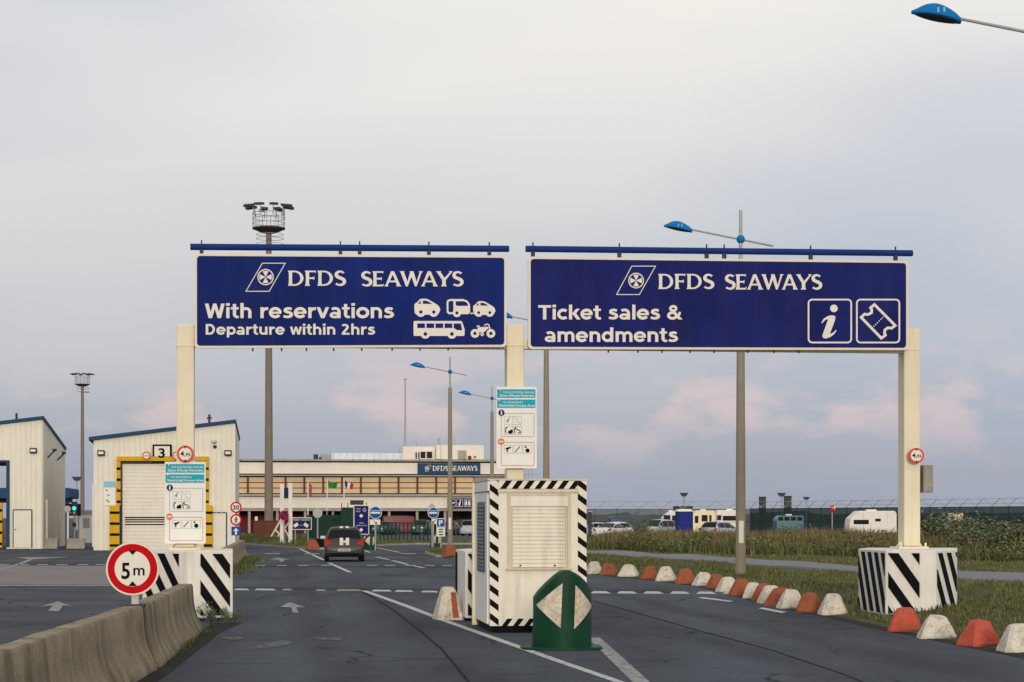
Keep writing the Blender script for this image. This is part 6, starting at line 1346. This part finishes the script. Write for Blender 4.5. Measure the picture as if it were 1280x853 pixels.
# islands and the weeds at the barrier feet
def fill(Q, n, z, h, name, label, m='grass', w=0.03):
    P = np.array(Q); lo, hi = P.min(0), P.max(0); pts = lo+(hi-lo)*rng.random((n, 2)); ins = np.zeros(n, bool); j = len(P)-1
    for i in range(len(P)):
        c = ((P[i, 1] > pts[:, 1]) != (P[j, 1] > pts[:, 1])) & (pts[:, 0] < (P[j, 0]-P[i, 0])*(pts[:, 1]-P[i, 1])/(P[j, 1]-P[i, 1]+1e-9)+P[i, 0]); ins ^= c; j = i
    pts = pts[ins]; blades(name, m, np.concatenate([pts, np.full((len(pts), 1), z)], 1), rng.uniform(h*0.4, h, len(pts)), np.full(len(pts), w), 0.5, label)
fill(isl_a, 9000, 0.15, 0.35, 'island_grass', 'rough grass on the island left of the car', w=0.07); fill(isl_b, 9000, 0.15, 0.18, 'island_grass', 'grass on the island beside the far lamp post', w=0.06); fill(isl_c, 4000, 0.15, 0.16, 'island_grass', 'thin grass strip before the green railing', w=0.06)
def weed_line(P, Q, n, spread, h, name, label, m='weed_green', w=0.012, side=1):
    t = rng.random(n); c = np.array([mnoise.noise((a*9, side*3.3, 1.7)) for a in t]); k = rng.random(n) < np.clip(0.35+c*1.6, 0.03, 1); t = t[k]
    x = P[0]+(Q[0]-P[0])*t+rng.normal(0, spread, len(t)); y = P[1]+(Q[1]-P[1])*t+rng.normal(0, spread, len(t))
    blades(name, m, np.stack([x, y, np.zeros(len(t))+0.004], 1), rng.uniform(0.3, 1.0, len(t))*h, np.full(len(t), w), 0.8, label)
weed_line((-3.88, 15), (-5.05, 33), 2600, 0.05, 0.11, 'weeds', 'low weeds along the foot of foreground barrier')
weed_line((-9.2, 66), (-12.6, 97), 2200, 0.30, 0.24, 'weeds', 'grass tufts along the foot of tan barrier by shed', 'grass', 0.05, 2)
# tall weeds of the waste strip behind the footpath
n = 62000
x = rng.uniform(3.5, 52, n); front = np.interp(x, [3.5, 5.5, 10.4, 18.7, 30, 60], [112, 102, 92, 76, 62, 50]); y = front+rng.random(n)**1.2*60
k = (x < 0.28*y+3) & (y < 150); x, y, front = x[k], y[k], front[k]
cl = np.array([mnoise.noise((a*0.22, b_*0.12, 2.0)) for a, b_ in zip(x, y)])
hgt = (0.55+0.55*np.clip((y-front)/12, 0, 1)+0.45*cl)*rng.uniform(0.55, 1.1, len(x)); hgt = np.clip(hgt, 0.2, 1.7)
lim = CH - (np.interp(x/y*F+CU, [735, 760, 1050, 1280], [672, 662, 658, 653])-HV)/F*y; hgt = np.minimum(hgt, np.maximum(0.15, lim*rng.uniform(0.75, 1.05, len(x))))
pos = np.stack([x, y, np.where(y < 112, hvn(x, y), 0)], 1); wd = rng.uniform(0.04, 0.09, len(x))
brown = rng.random(len(x)) < np.clip(0.18+0.5*np.clip((y-front)/7, 0, 1)+0.5*cl-0.25*np.clip((x-14)/14, 0, 1), 0.05, 0.8)
blades('tall_weeds', 'weed_green', pos[~brown], hgt[~brown]*0.9, wd[~brown]*1.3, 0.35, 'tall green weeds on the waste ground behind the footpath'); blades('tall_dry_grass', 'weed_brown', pos[brown], hgt[brown], wd[brown], 0.3, 'tall brown seeding grass on the waste ground')
# leafy undergrowth among the weeds
def leaves(name, m, n, hz, label, s0, s1, off):
    x = rng.uniform(4.5, 46, n); fr = np.interp(x, [3.5, 5.5, 10.4, 18.7, 30, 60], [112, 102, 92, 76, 62, 50]); y = fr+off+rng.random(n)**1.6*40
    c = np.array([mnoise.noise((a*0.5, b_*0.22, 11.0))+0.5*mnoise.noise((a*1.6, b_*0.7, 3.0)) for a, b_ in zip(x, y)])
    k = (x < 0.28*y+2) & (c > -0.08); x, y, c = x[k], y[k], c[k]; n = len(x); top = np.clip(hz*(0.45+1.3*c), 0.15, 1.5)
    top = np.minimum(top, CH-0.55); z = top*rng.random(n)**0.6
    p = np.stack([x, y, z+0.05], 1); a = rng.uniform(0, 2*np.pi, n); s_ = rng.uniform(s0, s1, n)[:, None]
    u = np.stack([np.cos(a), np.sin(a), rng.uniform(-.7, .7, n)], 1); w = np.stack([-np.sin(a), np.cos(a), rng.uniform(-.9, .9, n)], 1)
    V = np.stack([p-u*s_, p+w*s_*0.45, p+u*s_, p-w*s_*0.45], 1).reshape(-1, 3)
    me = bpy.data.meshes.new(name); me.from_pydata(V.tolist(), [], (np.arange(n)[:, None]*4+np.arange(4)).tolist()); me.materials.append(M[m])
    o = bpy.data.objects.new(name, me); COL.objects.link(o); kind(o, 'stuff', label); o['category'] = 'undergrowth'
leaves('undergrowth', 'leaf', 34000, 1.0, 'dark leafy undergrowth along the edge of the waste ground', 0.05, 0.11, 0.0)
leaves('undergrowth', 'weed_brown', 22000, 1.15, 'brown seed heads among the tall weeds', 0.03, 0.08, 2.0)
# shrubs
def bush_mesh(seed, m, n=1700):
    r_ = np.random.default_rng(seed); c = r_.normal(0, 1, (9, 3))*[0.75, 0.6, 0.28]+[0, 0, 0.75]; idx = r_.integers(0, 9, n); p = c[idx]+r_.normal(0, 1, (n, 3))*[0.30, 0.28, 0.22]; p[:, 2] = np.abs(p[:, 2])
    a, b_ = r_.uniform(0, 2*np.pi, n), r_.uniform(-1, 1, n); s_ = r_.uniform(0.05, 0.11, n); u = np.stack([np.cos(a), np.sin(a), b_*0.6], 1); u /= np.linalg.norm(u, axis=1)[:, None]; w = np.stack([-np.sin(a), np.cos(a), r_.uniform(-.8, .8, n)], 1)
    V = np.stack([p-u*s_[:, None], p+w*s_[:, None]*0.5, p+u*s_[:, None], p-w*s_[:, None]*0.5], 1).reshape(-1, 3)
    me = bpy.data.meshes.new('foliage'); me.from_pydata(V.tolist(), [], (np.arange(n)[:, None]*4+np.arange(4)).tolist()); me.materials.append(M[m])
    tw = MB()
    for q in c: tw.tube((0, 0, 0), tuple(q), 0.03, 0.01, n=5)
    t_ = bpy.data.meshes.new('stem'); t_.from_pydata(tw.v, [], tw.f); t_.materials.append(M['twig']); return me, t_
bm_ = [bush_mesh(s_, m) for s_, m in ((1, 'leaf'), (2, 'leaf_grey'), (3, 'leaf'), (4, 'leaf_grey'))]
for i in range(44):
    if i < 30: u = 1165+i*7.5+random.uniform(-6, 6); Y = random.uniform(84, 125); s_ = random.uniform(0.72, 1.12)
    else: u = 985+(i-30)*12+random.uniform(-8, 8); Y = random.uniform(112, 135); s_ = random.uniform(0.5, 0.8)
    if 1055 < u < 1125: s_ *= 0.6
    o = thing('shrub', 'leafy grey green shrub in the scrub right of the right column' if i < 30 else 'low leafy shrub in the scrub between lamp post and right column', 'shrub', ((u-CU)/F*Y, Y, 0), random.uniform(0, 6.28), 'shrubs right of the column' if i < 30 else 'shrubs left of the column'); o.scale = (s_*1.2, s_*1.2, s_*random.uniform(0.95, 1.2))
    a, b_ = bm_[i % 4]
    for me in (a, b_): c = bpy.data.objects.new(me.name, me); COL.objects.link(c); c.parent = o
for k, (x, y, s_) in enumerate(((-5.20, 34.6, 0.17), (-5.10, 35.4, 0.13), (-5.0, 36.1, 0.10))):
    o = thing('weed_plant', ('largest of three grey green weeds between barrier end and striped guard', 'middle one of three small weeds by the left striped guard', 'smallest weed at the bottom corner of left striped guard')[k], 'weed', (x, y, 0.0), k*2.1, 'weeds by the left guard'); o.scale = (s_*0.8, s_*0.8, s_*1.5)
    for me in bm_[1 if k != 1 else 3]: c = bpy.data.objects.new(me.name, me); COL.objects.link(c); c.parent = o
for u, Y, s_ in ((804, 158, 0.8), (806, 156, 0.6)):
    o = thing('shrub', 'small pale bush in front of the silver people carrier', 'shrub', ((u-CU)/F*Y, Y, 0), 0.4, 'bushes by people carrier'); o.scale = (s_*0.7, s_*0.7, s_*1.7)
    for me in bm_[1]: c = bpy.data.objects.new(me.name, me); COL.objects.link(c); c.parent = o
# low far scrubland on the horizon
mb = MB(); n = 160
for i in range(n+1):
    u = 690+i*5; Y = 420; X = (u-CU)/F*Y; z = 2.6+1.3*mnoise.noise((u*0.02, 0, 5))+0.6*mnoise.noise((u*0.09, 0, 2))
    mb.v += [(X, Y, 0), (X, Y+8, z*0.7), (X, Y+30, z), (X, Y+120, z*0.9)]
for i in range(n):
    for j in range(3): mb.f.append((i*4+j, (i+1)*4+j, (i+1)*4+j+1, i*4+j+1))
kind(mb.build('far_scrubland', 'hill', smooth=True), 'structure')
